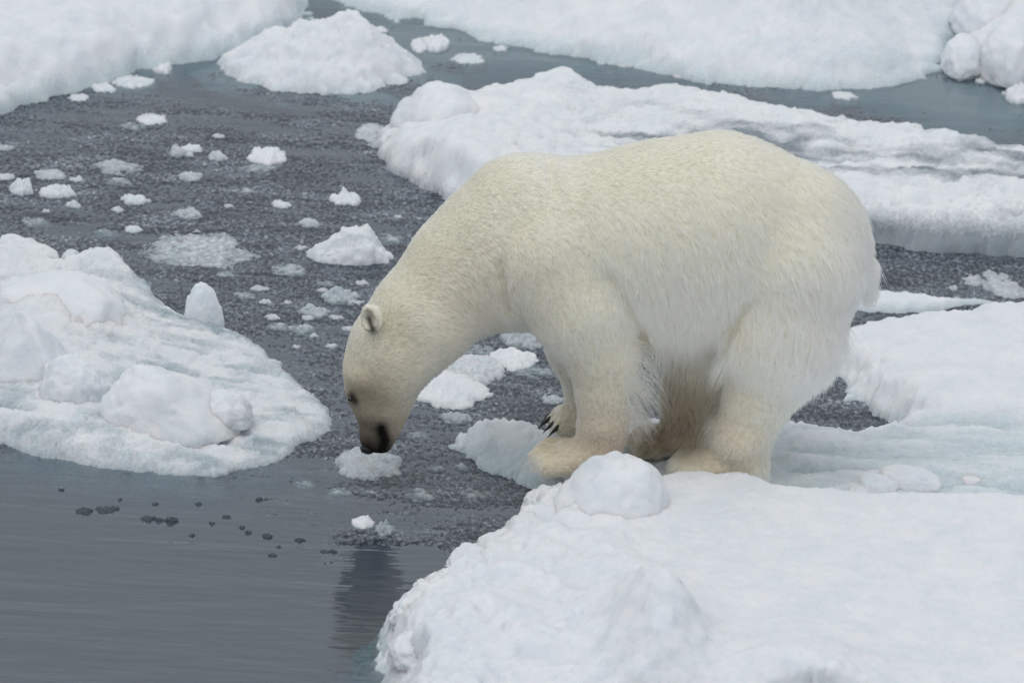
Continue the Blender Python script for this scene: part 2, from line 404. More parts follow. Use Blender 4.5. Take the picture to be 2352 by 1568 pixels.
def near_wet(Q, u, v, dd, z):
    t = sstep(-14, 6, v - slab_front(u))
    nz = fbm(np.c_[Q[:, 0] * 3, Q[:, 1] * 6, np.zeros(len(Q))], 3)
    w = (1 - t) * sstep(1000, 1040, v) * (0.50 + 0.5 * nz - 0.9 * channel_ridges(Q) * sstep(1760, 1830, u)) * sstep(1280, 1340, u)
    tong = (1 - t) * sstep(1320, 1270, u) * sstep(1034, 1070, v + 60 * nz) * (0.72 + 0.8 * nz)
    return np.clip(np.maximum(w, tong), 0, 0.95)
near_floe = floe('ice_floe', near_poly, near_h, res=0.0105, edge_h=near_edge, edge_w=0.075, wetfun=near_wet, wet_edge=0.03, seed=1.0, crust=0.013, rag=(0.06, 0.04, 0.022),
                 label='large snowy ice floe with a small pool, the polar bear standing on its edge')

# --- left floe
left_poly = [(-300, 1000), (0, 1022), (60, 1042), (150, 1058), (260, 1078), (380, 1090), (490, 1093), (580, 1078), (650, 1055), (720, 1015), (768, 985), (765, 955), (735, 915), (690, 880),
             (640, 835), (600, 800), (560, 772), (500, 745), (430, 735), (360, 690), (320, 655), (260, 640), (180, 645), (160, 625), (100, 605), (40, 590), (-300, 570)]
def left_h(Q, u, v, dd):
    h = 0.035 * fbm(np.c_[Q[:, 0] * 2.2, Q[:, 1] * 4.5, np.zeros(len(Q)) + 3], 4) + 0.05 * billow(np.c_[Q[:, 0] * 2.6, Q[:, 1] * 8, np.zeros(len(Q))], 4, 0.6)
    h += 0.05 * sstep(520, 100, u)
    h += bump(Q, 120, 800, 0.34, 0.42, 0.15) + bump(Q, 270, 675, 0.2, 0.16, 0.09, 2.6) + bump(Q, 40, 640, 0.2, 0.2, 0.06)
    return h
def left_wet(Q, u, v, dd, z):
    nz = fbm(np.c_[Q[:, 0] * 4, Q[:, 1] * 9, np.zeros(len(Q)) + 8], 4)
    return np.clip(0.30 + 2.6 * nz, 0, 0.95) * sstep(0.20, 0.07, z)
left_floe = floe('ice_floe', left_poly, left_h, res=0.0105, edge_h=0.055, edge_w=0.06, rag=(0.03, 0.02, 0.012), wetfun=left_wet, wet_edge=0.07, seed=5.0, crust=0.02, mat=M_SLAB,
                 label='low rugged ice floe strewn with smooth snow blocks beside the open water')

# --- floe behind the bear
mid_poly = [(840, 335), (870, 360), (905, 400), (960, 428), (1035, 462), (1150, 500), (1400, 540), (1700, 560), (2010, 572), (2100, 576), (2200, 584), (2352, 592), (2800, 600),
            (2800, 400), (2500, 370), (2352, 345), (2250, 330), (2150, 315), (2050, 297), (1950, 287), (1850, 268), (1760, 258), (1720, 240), (1650, 225), (1550, 218), (1490, 228),
            (1380, 218), (1280, 208), (1180, 225), (1100, 235), (1020, 240), (950, 250), (900, 285)]
def mid_h(Q, u, v, dd):
    h = 0.06 * fbm(np.c_[Q[:, 0] * 2.0, Q[:, 1] * 2.5, np.zeros(len(Q)) + 9], 4) + 0.07 * billow(np.c_[Q[:, 0] * 2.8, Q[:, 1] * 4.5, np.zeros(len(Q)) + 2], 4, 0.65)
    h += bump(Q, 1050, 420, 0.3, 0.5, 0.11) + bump(Q, 1290, 235, 0.13, 0.3, 0.06) + bump(Q, 1180, 300, 0.3, 0.5, 0.05)
    # front ridge on the right
    fr = np.exp(-((v - 520) / 42) ** 2) * sstep(1750, 2000, u)
    h += fr * (0.05 + 0.10 * fbm(np.c_[Q * 6, np.zeros(len(Q))], 3))
    h -= 0.03 * np.exp(-((v - 400 - (u - 2000) * 0.06) / 45) ** 2) * sstep(1250, 1500, u)
    return h
def mid_wet(Q, u, v, dd, z):
    nz = fbm(np.c_[Q[:, 0] * 1.6, Q[:, 1] * 4, np.zeros(len(Q)) + 1], 4)
    band = np.exp(-((v - 395 - (u - 2000) * 0.06) / 70) ** 2) * sstep(1150, 1500, u)
    front = sstep(0.15, 0.03, z) * sstep(1750, 1950, u) * sstep(500, 540, v)
    nz2 = fbm(np.c_[Q[:, 0] * 5, Q[:, 1] * 11, np.zeros(len(Q)) + 6], 4)
    return np.clip(band * (0.42 + 2.2 * nz + 2.0 * nz2) + front * 1.1 + 0.5 * np.clip(nz2 - 0.12, 0, 1), 0, 1.0)
mid_floe = floe('ice_floe', mid_poly, mid_h, res=0.0165, edge_h=0.11, edge_w=0.09, rag=(0.08, 0.03, 0.006), wetfun=mid_wet, wet_edge=0.04, seed=9.0, crust=0.02, mat=M_GREYSNOW,
                label='long lumpy snow covered ice floe behind the bear, grey hollows on top')

# --- thin wedge behind the rump
floe('ice_floe', [(1880, 690), (1990, 718), (2080, 722), (2160, 716), (2230, 706), (2300, 700), (2240, 692), (2150, 688), (2060, 678), (1990, 672), (1900, 672)],
     lambda Q, u, v, dd: 0.01 * fbm(np.c_[Q * 5, np.zeros(len(Q))], 3), res=0.012, edge_h=0.055, edge_w=0.05, rag=(0.015, 0.012, 0.008), seed=12.0,
     label='thin tapering white ice floe just behind the bear\'s rump')

# --- upper left floe with a thick crumbly face
tl_poly = [(-300, 320), (0, 262), (100, 230), (200, 205), (330, 165), (480, 138), (620, 95), (690, 62), (725, 48), (700, 10), (680, -80), (640, -300), (-300, -300)]
floe('ice_floe', tl_poly, lambda Q, u, v, dd: 0.02 * fbm(np.c_[Q * 1.6, np.zeros(len(Q))], 3) + 0.05 * np.exp(-dd / 0.6) * fbm(np.c_[Q * 3, np.zeros(len(Q)) + 3], 3),
     res=0.019, edge_h=0.24, edge_w=0.13, rag=(0.12, 0.03, 0.008), wet_edge=0.06, seed=15.0, crust=0.022,
     label='flat topped snow floe with a thick crumbling side facing the grey water')

# --- high floe at the back
back_poly = [(700, -30), (800, 10), (900, 42), (1000, 66), (1100, 88), (1300, 128), (1500, 172), (1700, 200), (1900, 212), (2040, 205), (2120, 180), (2150, 160), (2175, 120), (2215, 60), (2230, -60), (2230, -400), (700, -400)]
def back_h(Q, u, v, dd):
    h = 0.20 * sstep(0.0, 0.9, dd) + 0.12 * sstep(0.5, 2.5, dd)
    h *= 0.55 + 0.45 * sstep(900, 1500, u)
    h += 0.08 * fbm(np.c_[Q * 0.9, np.zeros(len(Q)) + 1], 3) + 0.02 * fbm(np.c_[Q * 3.0, np.zeros(len(Q))], 3)
    return h
back_floe = floe('ice_floe', back_poly, back_h, res=0.02, edge_h=0.12, edge_w=0.16, rag=(0.10, 0.04, 0.02), wet_edge=0.10,
                 wetfun=lambda Q, u, v, dd, z: np.clip(0.30 + 1.1 * fbm(np.c_[Q * 1.1, np.zeros(len(Q)) + 5], 3), 0, 0.6) * sstep(1500, 2100, u),
                 seed=18.0, crust=0.014, label='high rounded bluish white ice floe with a bulging front above teal water')
rb_poly = [(2168, 150), (2220, 172), (2300, 190), (2352, 196), (2700, 230), (2700, -300), (2245, -300), (2232, 0), (2200, 110)]
def rb_h(Q, u, v, dd):
    h = 0.05 + bump(Q, 2300, 20, 0.4, 0.9, 0.12)
    return h + 0.03 * fbm(np.c_[Q * 4, np.zeros(len(Q))], 3)
rb_floe = floe('ice_floe', rb_poly, rb_h, res=0.019, edge_h=0.07, edge_w=0.10, rag=(0.05, 0.03, 0.015), seed=21.0, crust=0.02,
     label='cluster of rounded snow boulders frozen together next to the high bluish floe')

# ------------------------------------------------------------------ lumps and drifting pieces
_ico = {}
def ico(n):
    if n not in _ico:
        bm = bmesh.new(); bmesh.ops.create_icosphere(bm, subdivisions=n, radius=1.0)
        V = np.array([v.co[:] for v in bm.verts]); F = np.array([[v.index for v in f.verts] for f in bm.faces]); bm.free()
        _ico[n] = (V, F)
    return _ico[n]
def lump_mesh(name, sx, sy, sz, seed, rough=0.25, fine=0.06, flat=1.0, lean=0.0, sub=4, square=1.0, peak=0.0, foot=0.35, facets=0.0):
    """an uneven chunk, foot at z = 0, top at about sz; foot = share of it sunk below z = 0"""
    V, F = ico(sub); N = V.copy()
    r = np.ones(len(V))
    s = np.full(len(V), seed * 7.13)
    if facets:
        rg = np.random.default_rng(int(seed * 97) + 5)
        pl = rg.normal(size=(11, 3)); pl /= np.linalg.norm(pl, axis=1, keepdims=True); pl[:, 2] = np.abs(pl[:, 2]) * 0.8
        hh = 0.68 + 0.3 * rg.random(11)
        dots = N @ pl.T
        lim = np.where(dots > 0.05, hh / np.maximum(dots, 0.05), 9).min(1)
        r = (1 - facets) * r + facets * np.minimum(1.15, lim)
    r = r + rough * fbm(N * 1.4 + s[:, None], 3) * 1.5 + rough * 0.5 * billow(N * 3.0 + s[:, None], 2)
    r = r + fine * fbm(N * 9 + s[:, None], 3) * 1.5 + fine * 0.8 * billow(N * 17 + s[:, None], 2)
    P = N * r[:, None]
    if square != 1.0: P = np.sign(P) * np.abs(P) ** square
    up = np.clip(P[:, 2], 0, None)
    if peak: P[:, :2] *= (1 - peak * np.clip(up, 0, 1.0))[:, None]
    P[:, 0] += lean * up
    P[:, 2] = np.where(P[:, 2] > 0, P[:, 2] ** flat if flat != 1 else P[:, 2], P[:, 2] * foot)
    P = P * np.array([sx, sy, sz])
    return P, F
def chunk(name, u, v, w, h, depth=None, z=0.0, mat=None, parent=None, seed=None, wet=0.0, wetlow=0.4, sunk=None, label=None, cat=None, group=None, **kw):
    """w, h = width and height in the photograph's pixels; (u, v) = middle of its front foot"""
    p = at(u, v, z); s = mpp(p)
    sx = w * s / 2
    sy = (depth if depth is not None else sx * 0.8)
    # apparent height = sz*cos(pitch) + the far half of the foot seen from above
    sz = max(0.008, (h * s - sy * 1.3 * math.sin(PITCH)) / math.cos(PITCH))
    c = p + np.array([0, sy * 0.8, 0])
    seed = seed if seed is not None else random.random() * 50
    P, F = lump_mesh(name, sx, sy, sz, seed, **kw)
    me = mesh_from(name, P, F)
    zz = P[:, 2] / sz
    vattr(me, 'wet', np.clip(wet + wetlow * np.clip(1 - zz * 3.0, 0, 1), 0, 1))
    if parent is None:
        o = link(name, me, mat or M_SNOW, loc=c)
    else:
        o = link(name, me, mat or M_SNOW, loc=c - np.array(parent.location)); o.parent = parent
    tag(o, label, cat, group)
    return o

# blocks frozen onto the left floe
K = dict(sub=5)
chunk('snow_block', 463, 755, 92, 106, depth=0.06, z=0.02, parent=left_floe, seed=9.4, rough=0.14, fine=0.035, peak=0.0, lean=-0.12, facets=0.5, wetlow=0.3, label='upright teardrop chunk of clean snow near the floe\'s edge', **K)
chunk('snow_block', 60, 872, 190, 172, depth=0.16, z=0.11, parent=left_floe, seed=5.4, rough=0.12, fine=0.012, peak=0.45, lean=-0.15, facets=0.6, wetlow=0.2, label='smooth pointed snow block', **K)
chunk('snow_block', 160, 926, 165, 122, depth=0.12, z=0.09, parent=left_floe, seed=8.2, rough=0.22, fine=0.03, facets=0.5, wetlow=0.3, **K)
chunk('snow_block', 378, 1008, 350, 192, depth=0.24, z=0.06, parent=left_floe, seed=14.9, rough=0.16, fine=0.022, peak=0.3, lean=-0.25, facets=0.4, wetlow=0.2, label='largest rounded snow block, above the open water', **K)
chunk('snow_block', 515, 980, 130, 90, depth=0.10, z=0.08, parent=left_floe, seed=10.3, rough=0.2, fine=0.04, facets=0.4, **K)
chunk('snow_block', 162, 612, 46, 44, depth=0.05, z=0.05, parent=left_floe, seed=13.7, rough=0.2, fine=0.05, wet=0.4, **K)
chunk('snow_block', 20, 590, 60, 55, depth=0.1, z=0.06, parent=left_floe, seed=15.2, rough=0.15, fine=0.03, square=0.75, **K)
chunk('snow_block', 130, 770, 330, 168, depth=0.26, z=0.12, parent=left_floe, seed=17.3, rough=0.12, fine=0.012, facets=0.45, wetlow=0.2, label='broad smooth snow mound', **K)
chunk('snow_block', 265, 810, 60, 38, depth=0.06, z=0.07, parent=left_floe, seed=19.3, rough=0.2, fine=0.05, facets=0.4, **K)
chunk('snow_boulder', 2215, 172, 110, 105, depth=0.16, z=0.02, parent=rb_floe, seed=51.2, rough=0.14, fine=0.01, facets=0.3, wetlow=0.1, **K)
chunk('snow_boulder', 2325, 185, 160, 160, depth=0.22, z=0.03, parent=rb_floe, seed=53.2, rough=0.14, fine=0.01, facets=0.3, wetlow=0.1, **K)
chunk('snow_boulder', 2280, 100, 190, 170, depth=0.3, z=0.05, parent=rb_floe, seed=55.2, rough=0.14, fine=0.01, facets=0.3, wetlow=0.1, **K)
chunk('snow_boulder', 1005, 345, 215, 175, depth=0.22, z=0.02, parent=mid_floe, seed=57.2, rough=0.15, fine=0.012, facets=0.25, wetlow=0.15, label='big rounded snow boulder on the floe\'s end', **K)
chunk('snow_boulder', 915, 345, 90, 60, depth=0.10, z=0.01, parent=mid_floe, seed=59.2, rough=0.15, fine=0.02, wetlow=0.2, **K)
# lumps on the bear's floe
chunk('snow_lump', 1404, 1222, 282, 202, depth=0.20, z=0.16, parent=near_floe, seed=21.2, rough=0.15, fine=0.016, facets=0.12, wetlow=0.0, peak=0.15, lean=0.1, label='big rounded snow lump in front of the bear\'s paws', **K)
chunk('snow_lump', 2085, 1140, 165, 72, depth=0.08, z=0.085, parent=near_floe, seed=23.2, rough=0.2, fine=0.04, square=0.8, facets=0.4, wetlow=0.2, **K)
chunk('snow_lump', 2010, 1155, 120, 70, depth=0.08, z=0.085, parent=near_floe, seed=25.9, rough=0.22, fine=0.05, facets=0.4, wetlow=0.2, **K)
chunk('snow_lump', 1970, 1165, 64, 55, depth=0.05, z=0.085, parent=near_floe, seed=27.9, rough=0.25, fine=0.06, wetlow=0.2, **K)
chunk('snow_lump', 2230, 1118, 70, 34, depth=0.05, z=0.09, parent=near_floe, seed=29.9, rough=0.25, fine=0.08, wetlow=0.2, sub=4)
chunk('snow_lump', 1265, 1110, 60, 36, depth=0.05, z=0.10, parent=near_floe, seed=30.9, rough=0.25, fine=0.08, wetlow=0.2, sub=4)

for k, (u_, v_, w_, h_) in enumerate([(965, 1452, 150, 95), (1020, 1396, 150, 88), (1085, 1330, 130, 84), (1150, 1290, 120, 80), (1215, 1262, 130, 95), (955, 1535, 130, 95), (1020, 1500, 150, 88), (1120, 1400, 150, 85), (1075, 1560, 170, 90), (1250, 1190, 110, 80)]):
    chunk('snow_lump', u_, v_, w_, h_, depth=0.11, z=0.10, parent=near_floe, seed=70.3 + 2.7 * k, rough=0.24, fine=0.045, facets=0.2, wetlow=0.0, sub=5)
# drifting pieces of their own: mounds that go on below the water as a pale foot
def piece(u, v, w, h, label, group=None, name='ice_chunk', cat='ice chunk', depth=None, seed=1.0, mat=None, wet=0.0, wetlow=0.5, amp=0.7, pw=0.5, peaks=(), crumb=1.0, foot=0.5, tall=0.45, **kw):
    p = at(u, v); s_ = mpp(p)
    rx = w * s_ / 2
    ry = depth if depth is not None else max(0.012, min(rx * 0.9, h * s_ * (1 - tall) / math.sin(PITCH)))
    zh = max(0.012, (h * s_ - ry * 0.9 * math.sin(PITCH)) / math.cos(PITCH))
    c = p + np.array([0, ry * 0.85, 0])
    m = 1.9
    cell = max(0.0038, rx * 2 * m / 150)
    nx, ny = int(2 * rx * m / cell) + 1, int(2 * ry * m / (cell * 1.3)) + 8
    X, Y = np.meshgrid(np.linspace(-rx * m, rx * m, nx), np.linspace(-ry * m, ry * m, ny)); Q = np.stack([X.ravel(), Y.ravel()], 1)
    sd = np.full(len(Q), seed * 3.7)
    f = 1 - (Q[:, 0] / rx) ** 2 - (Q[:, 1] / ry) ** 2
    f = f + amp * 2.0 * fbm(np.c_[Q[:, 0] / rx * 1.5, Q[:, 1] / ry * 1.5, sd], 4, 0.6)
    cz = Q / 0.016
    cr_ = crumb * (0.004 * fbm(np.c_[cz, sd], 3) + 0.007 * billow(np.c_[Q / 0.035, sd], 2)) * min(1.0, zh / 0.03 + 0.3)
    z = zh * np.clip(f, 0, None) ** pw * (0.70 + 0.8 * fbm(np.c_[Q[:, 0] / rx * 2.2, Q[:, 1] / ry * 2.2, sd + 9], 3) + 0.35 * billow(np.c_[Q[:, 0] / rx * 1.8, Q[:, 1] / ry * 1.8, sd + 4], 3))
    for (px_, py_, pr, ph) in peaks:
        z = z + ph * zh * np.exp(-(((Q[:, 0] / rx - px_) / pr) ** 2 + ((Q[:, 1] / ry - py_) / (pr * 1.6)) ** 2)) * sstep(0.0, 0.3, f)
    z = np.where(f > 0, z + cr_, np.maximum(f, -0.9) * 0.075 * foot + cr_ * 0.3 - 0.004)
    keep = f > -0.85
    F = grid_faces(keep, nx, ny)
    lat = np.stack([pnoise(np.c_[cz * 0.7, z * 60 + sd]), pnoise(np.c_[cz * 0.7 + 40, z * 60 + sd])], 1) * 0.006 * crumb
    me = mesh_from(name, np.c_[Q + lat, z][keep], F)
    vattr(me, 'wet', np.clip(wet + wetlow * np.clip(1 - z / max(0.012, 0.3 * zh), 0, 1), 0, 1)[keep])
    o = link(name, me, mat or M_SNOW, loc=c)
    return tag(o, label, cat, group)
piece(735, 205, 480, 140, 'white drifting ice hummock with a peaked crest in grey water, largest of the loose pieces', seed=31.5, depth=0.34, peaks=((0.2, 0.1, 0.42, 0.75), (-0.35, 0, 0.35, 0.3)), amp=0.4, pw=0.7, crumb=2.6)
piece(790, 100, 60, 45, 'small snow lump standing right behind the large peaked ice hummock', seed=33.0, depth=0.1)
piece(1000, 118, 62, 42, 'rounded white ice knob drifting in teal water before the high floe', seed=34.0, depth=0.09, rough=0.1)
piece(962, 118, 40, 26, 'low slushy white piece touching the rounded ice knob', seed=35.0, depth=0.08)
piece(800, 606, 212, 72, 'clean white wedge of ice with a jagged top and pale foot in dark slush', seed=36.0, depth=0.09, amp=0.35, pw=0.7, peaks=((0.15, 0, 0.40, 0.6), (0.42, 0.1, 0.2, 0.25)), crumb=2.2)
piece(795, 472, 76, 34, 'small white ice wedge with one thin spike, near the snow covered floe', seed=37.0, peaks=((-0.2, 0.2, 0.16, 0.6),), crumb=1.6)
piece(612, 380, 90, 42, 'bright white ice lump on a pale submerged foot amid dark slush', seed=38.0, depth=0.10, rough=0.3)
piece(2338, 236, 60, 48, 'small rounded ice lump by the frame edge in teal water', seed=39.0, depth=0.1, rough=0.1)
piece(1175, 850, 112, 46, 'white domed ice cake seen under the bear\'s neck', seed=40.0, sub=5, depth=0.11, rough=0.2, fine=0.05)
piece(1030, 930, 190, 62, 'white sloping ice cake seen below the bear\'s throat', seed=41.0, sub=5, depth=0.18, rough=0.25, fine=0.05, wetlow=0.5)
piece(1080, 880, 170, 56, 'flat white ice pan with a wet notch, seen under the bear\'s chin', seed=42.0, depth=0.15, mat=M_GREYSNOW, wet=0.32)
piece(840, 1098, 165, 48, 'half melted grey ice piece right below the bear\'s nose', seed=43.0, sub=5, depth=0.15, rough=0.3, fine=0.10, mat=M_GREYICE, wet=0.25)
piece(450, 612, 245, 46, 'flat grainy white slush pan in dark slush near the left floe', seed=44.0, depth=0.20, amp=0.9, pw=0.4, mat=M_GREYICE, wet=0.0, wetlow=0.8, crumb=2.2, name='slush_pan', cat='slush pan')
piece(832, 1213, 48, 28, 'small glassy white bit at the edge of the open water', seed=45.0, depth=0.05, fine=0.12, facets=0.4)
piece(882, 1232, 46, 34, 'small clear ice lump beside the glassy white bit', seed=46.0, depth=0.06, mat=M_GREYICE, wet=0.6)
WHL = 'white crumb of ice among the grey pans off the bear\'s face'
WH = [(645, 478, 46, 20, 'small white ice chip between the slush pan and the small spiked wedge'), (710, 522, 52, 20, 'flat white ice chip drifting behind the jagged white wedge'),
      (500, 372, 42, 28, 'round white ice chip beside the bright lump with the pale foot'), (440, 350, 54, 22, 'wide white ice chip, longest of the tight trio in dark slush'),
      (405, 362, 36, 36, 'greyish white ice chip, tallest of the tight trio in dark slush'), (435, 362, 22, 16, 'tiny white ice chip, smallest of the tight trio in dark slush'),
      (310, 470, 62, 32, 'crumbly white ice chip with a smaller flat chip floating in front'), (268, 488, 32, 14, 'small flat white chip in front of the crumbly ice chip'),
      (125, 458, 86, 38, 'largest white ice chip of the loose cluster off the left floe'), (50, 448, 58, 42, 'pointed ice chip next to the largest chip of the loose cluster'),
      (112, 415, 82, 24, 'long flat ice chip behind the largest chip of the loose cluster'), (168, 478, 36, 18, 'small ice chip in front of the largest chip of the loose cluster'),
      (10, 415, 44, 18, 'white ice chip behind the pointed chip of the loose cluster'), (105, 490, 22, 12, 'tiny white fleck of ice in front of the loose cluster of chips'),
      (305, 534, 46, 18, 'white ice chip alone between the slush pan and the left floe\'s back'), (500, 320, 36, 14, 'thin white ice chip behind the round chip and the tight trio'),
      (10, 348, 46, 16, 'flat white ice chip far behind the loose cluster of chips'), (915, 503, 18, 12, 'tiny white ice fleck close to the bear\'s neck'),
      (525, 478, 24, 12, 'tiny white ice fleck behind the slush pan'), (435, 416, 62, 22, 'low white ice chip in front of the tight trio'),
      (625, 736, 36, 18, 'small white chip off the left floe\'s upright teardrop chunk'), (595, 668, 44, 10, 'thin white sliver of ice in front of the slush pan'),
      (1270, 928, 58, 22, 'white ice chip just behind the bear\'s far forepaw'), (690, 575, 30, 12, 'small white chip between the slush pan and the jagged wedge'),
      (175, 420, 40, 16, 'short white chip at the end of the long flat chip'), (815, 700, 40, 10, WHL), (705, 735, 30, 12, WHL), (770, 735, 36, 12, WHL), (660, 700, 24, 10, WHL), (740, 672, 30, 10, WHL), (800, 760, 34, 12, WHL),
      (610, 700, 34, 14, WHL), (720, 775, 26, 10, WHL), (760, 800, 30, 10, WHL), (830, 655, 34, 10, WHL), (680, 800, 22, 8, WHL)]
for i, (u, v, w, h, lb) in enumerate(WH):
    piece(u, v, w, h, lb, 'white ice chips in the dark slush', name='ice_chip', cat='ice chip', mat=(M_GREYICE if (w < 45 or i % 3 == 1) else None), seed=60 + i * 1.7, wet=(0.0 if w < 45 else 0.22), amp=0.9, crumb=0.8, pw=0.75, tall=0.4, foot=0.7)
SCR, SCR2 = 'white ice scrap lying along the thick side of the flat topped floe', 'little white ice scrap drifting in the channel below the high bluish floe'
FAR = [(300, 200, 90, 22, SCR), (235, 212, 60, 18, SCR), (372, 170, 44, 26, SCR), (180, 232, 50, 14, SCR), (1075, 146, 74, 16, 'flat white ice scrap in front of the rounded ice knob'),
       (1440, 152, 76, 18, 'longest white ice scrap tucked against the high bluish floe'), (1940, 228, 54, 12, SCR2), (2255, 190, 28, 12, SCR2), (870, 75, 40, 10, SCR2), (1150, 118, 40, 9, SCR2), (1560, 178, 40, 9, SCR2),
       (345, 285, 70, 10, 'thin pale ice sliver alone in slush before the flat topped floe')]
for i, (u, v, w, h, lb) in enumerate(FAR):
    piece(u, v, w, h, lb, 'ice scraps between the far floes', name='ice_scrap', cat='ice scrap', seed=120 + i * 1.7, wet=0.1, amp=0.9, crumb=1.5, depth=w * 0.0009)
GRL = 'low translucent grey ice pan awash in the dark slush'
GREY = [(265, 402, 115, 32, 'widest grey ice pan, awash near the loose cluster of chips'), (272, 428, 64, 18, 'small grey ice pan in front of the widest grey pan'), (430, 505, 78, 28, 'dark grey domed ice pan behind the slush pan'), (420, 560, 44, 16, 'small grey ice pan right behind the slush pan'),
        (660, 636, 90, 24, 'grey ice pan between the slush pan and the jagged wedge\'s front'), (785, 700, 90, 36, 'large grey ice pan with a white crust near the bear\'s ear'), (722, 730, 76, 32, 'rounded grey ice pan in front of the crusted pan near the ear'), (690, 768, 66, 20, GRL),
        (1050, 975, 80, 34, 'crumbly grey ice patch between the bear\'s muzzle and forepaws'), (1060, 1082, 44, 18, 'little grey ice lump between the bear\'s nose and near forepaw'), (300, 300, 70, 12, GRL), (1225, 868, 110, 18, 'grey slush crust in front of the white domed ice cake'),
        (1215, 800, 130, 46, 'grey white slush crust under the bear\'s chest'), (600, 400, 130, 20, 'pale grey apron of ice around the bright white lump'), (560, 690, 60, 12, GRL), (750, 660, 50, 12, GRL), (640, 760, 60, 16, GRL), (960, 1010, 60, 14, 'low grey pan just behind the bear\'s chin'), (1000, 1085, 50, 12, GRL),
        (1090, 820, 110, 24, 'pale grey pan behind the flat pan under the bear\'s chin'), (80, 520, 70, 14, GRL), (240, 545, 60, 14, GRL), (560, 450, 70, 14, GRL), (900, 560, 60, 12, GRL), (520, 640, 60, 14, GRL), (780, 1140, 60, 14, GRL), (960, 1150, 80, 18, GRL), (1090, 1150, 90, 18, GRL), (700, 1120, 50, 12, GRL)]
for i, (u, v, w, h, lb) in enumerate(GREY):
    piece(u, v, w, h, lb, 'grey ice pans awash in the slush', name='ice_pan', cat='ice pan', mat=M_GREYICE, seed=160 + i * 1.7, wet=0.35, wetlow=0.8, amp=0.9, tall=0.10, pw=0.9, crumb=1.2, foot=0.35)
RGT = [(2295, 668, 90, 22), (2325, 686, 76, 20), (2235, 655, 56, 14), (2275, 640, 40, 12), (2190, 668, 24, 10)]
for i, (u, v, w, h) in enumerate(RGT):
    piece(u, v, w, h, 'low slushy ice piece in the dark channel behind the bear', 'ice pieces in the channel behind the bear', name='ice_piece', cat='ice piece', mat=M_GREYICE, seed=210 + i * 1.7, wet=0.1, amp=0.9, depth=w * 0.0011)
DKL = 'tiny dark clear ice bit floating on the smooth open water'
DRK = [(192, 1180, 38, 15, 'flat oval dark ice bit, largest on the open water'), (240, 1178, 46, 10, 'long thin dark ice bit beside the flat oval one'), (262, 1172, 26, 8, DKL), (340, 1196, 34, 13, DKL), (365, 1197, 24, 12, DKL), (394, 1200, 32, 18, 'grey green ice bit at the end of a row of three'), (613, 1236, 26, 16, DKL), (625, 1278, 22, 9, DKL), (745, 1270, 20, 10, DKL), (765, 1270, 22, 9, DKL),
       (140, 1127, 14, 6, DKL), (357, 1160, 18, 7, DKL), (456, 1160, 16, 6, DKL), (486, 1204, 16, 6, DKL), (556, 1214, 14, 6, DKL), (275, 1150, 12, 6, DKL), (595, 1150, 20, 9, DKL), (440, 1232, 12, 7, DKL), (570, 1225, 18, 6, DKL), (690, 1245, 24, 6, DKL), (520, 1190, 20, 7, DKL), (640, 1258, 10, 6, DKL)]
for i, (u, v, w, h, lb) in enumerate(DRK):
    piece(u, v, w, h, lb, 'dark ice bits on the open water', name='ice_bit', cat='ice bit', mat=M_CLEAR, seed=240 + i * 1.7, wet=0.3, amp=0.9, tall=0.2, foot=0.2)
piece(852, 326, 74, 24, 'crumbly slush patch against the left end of the snow covered floe', name='slush_pan', cat='slush pan', mat=M_GREYICE, seed=300, rough=0.35, fine=0.15, depth=0.12)

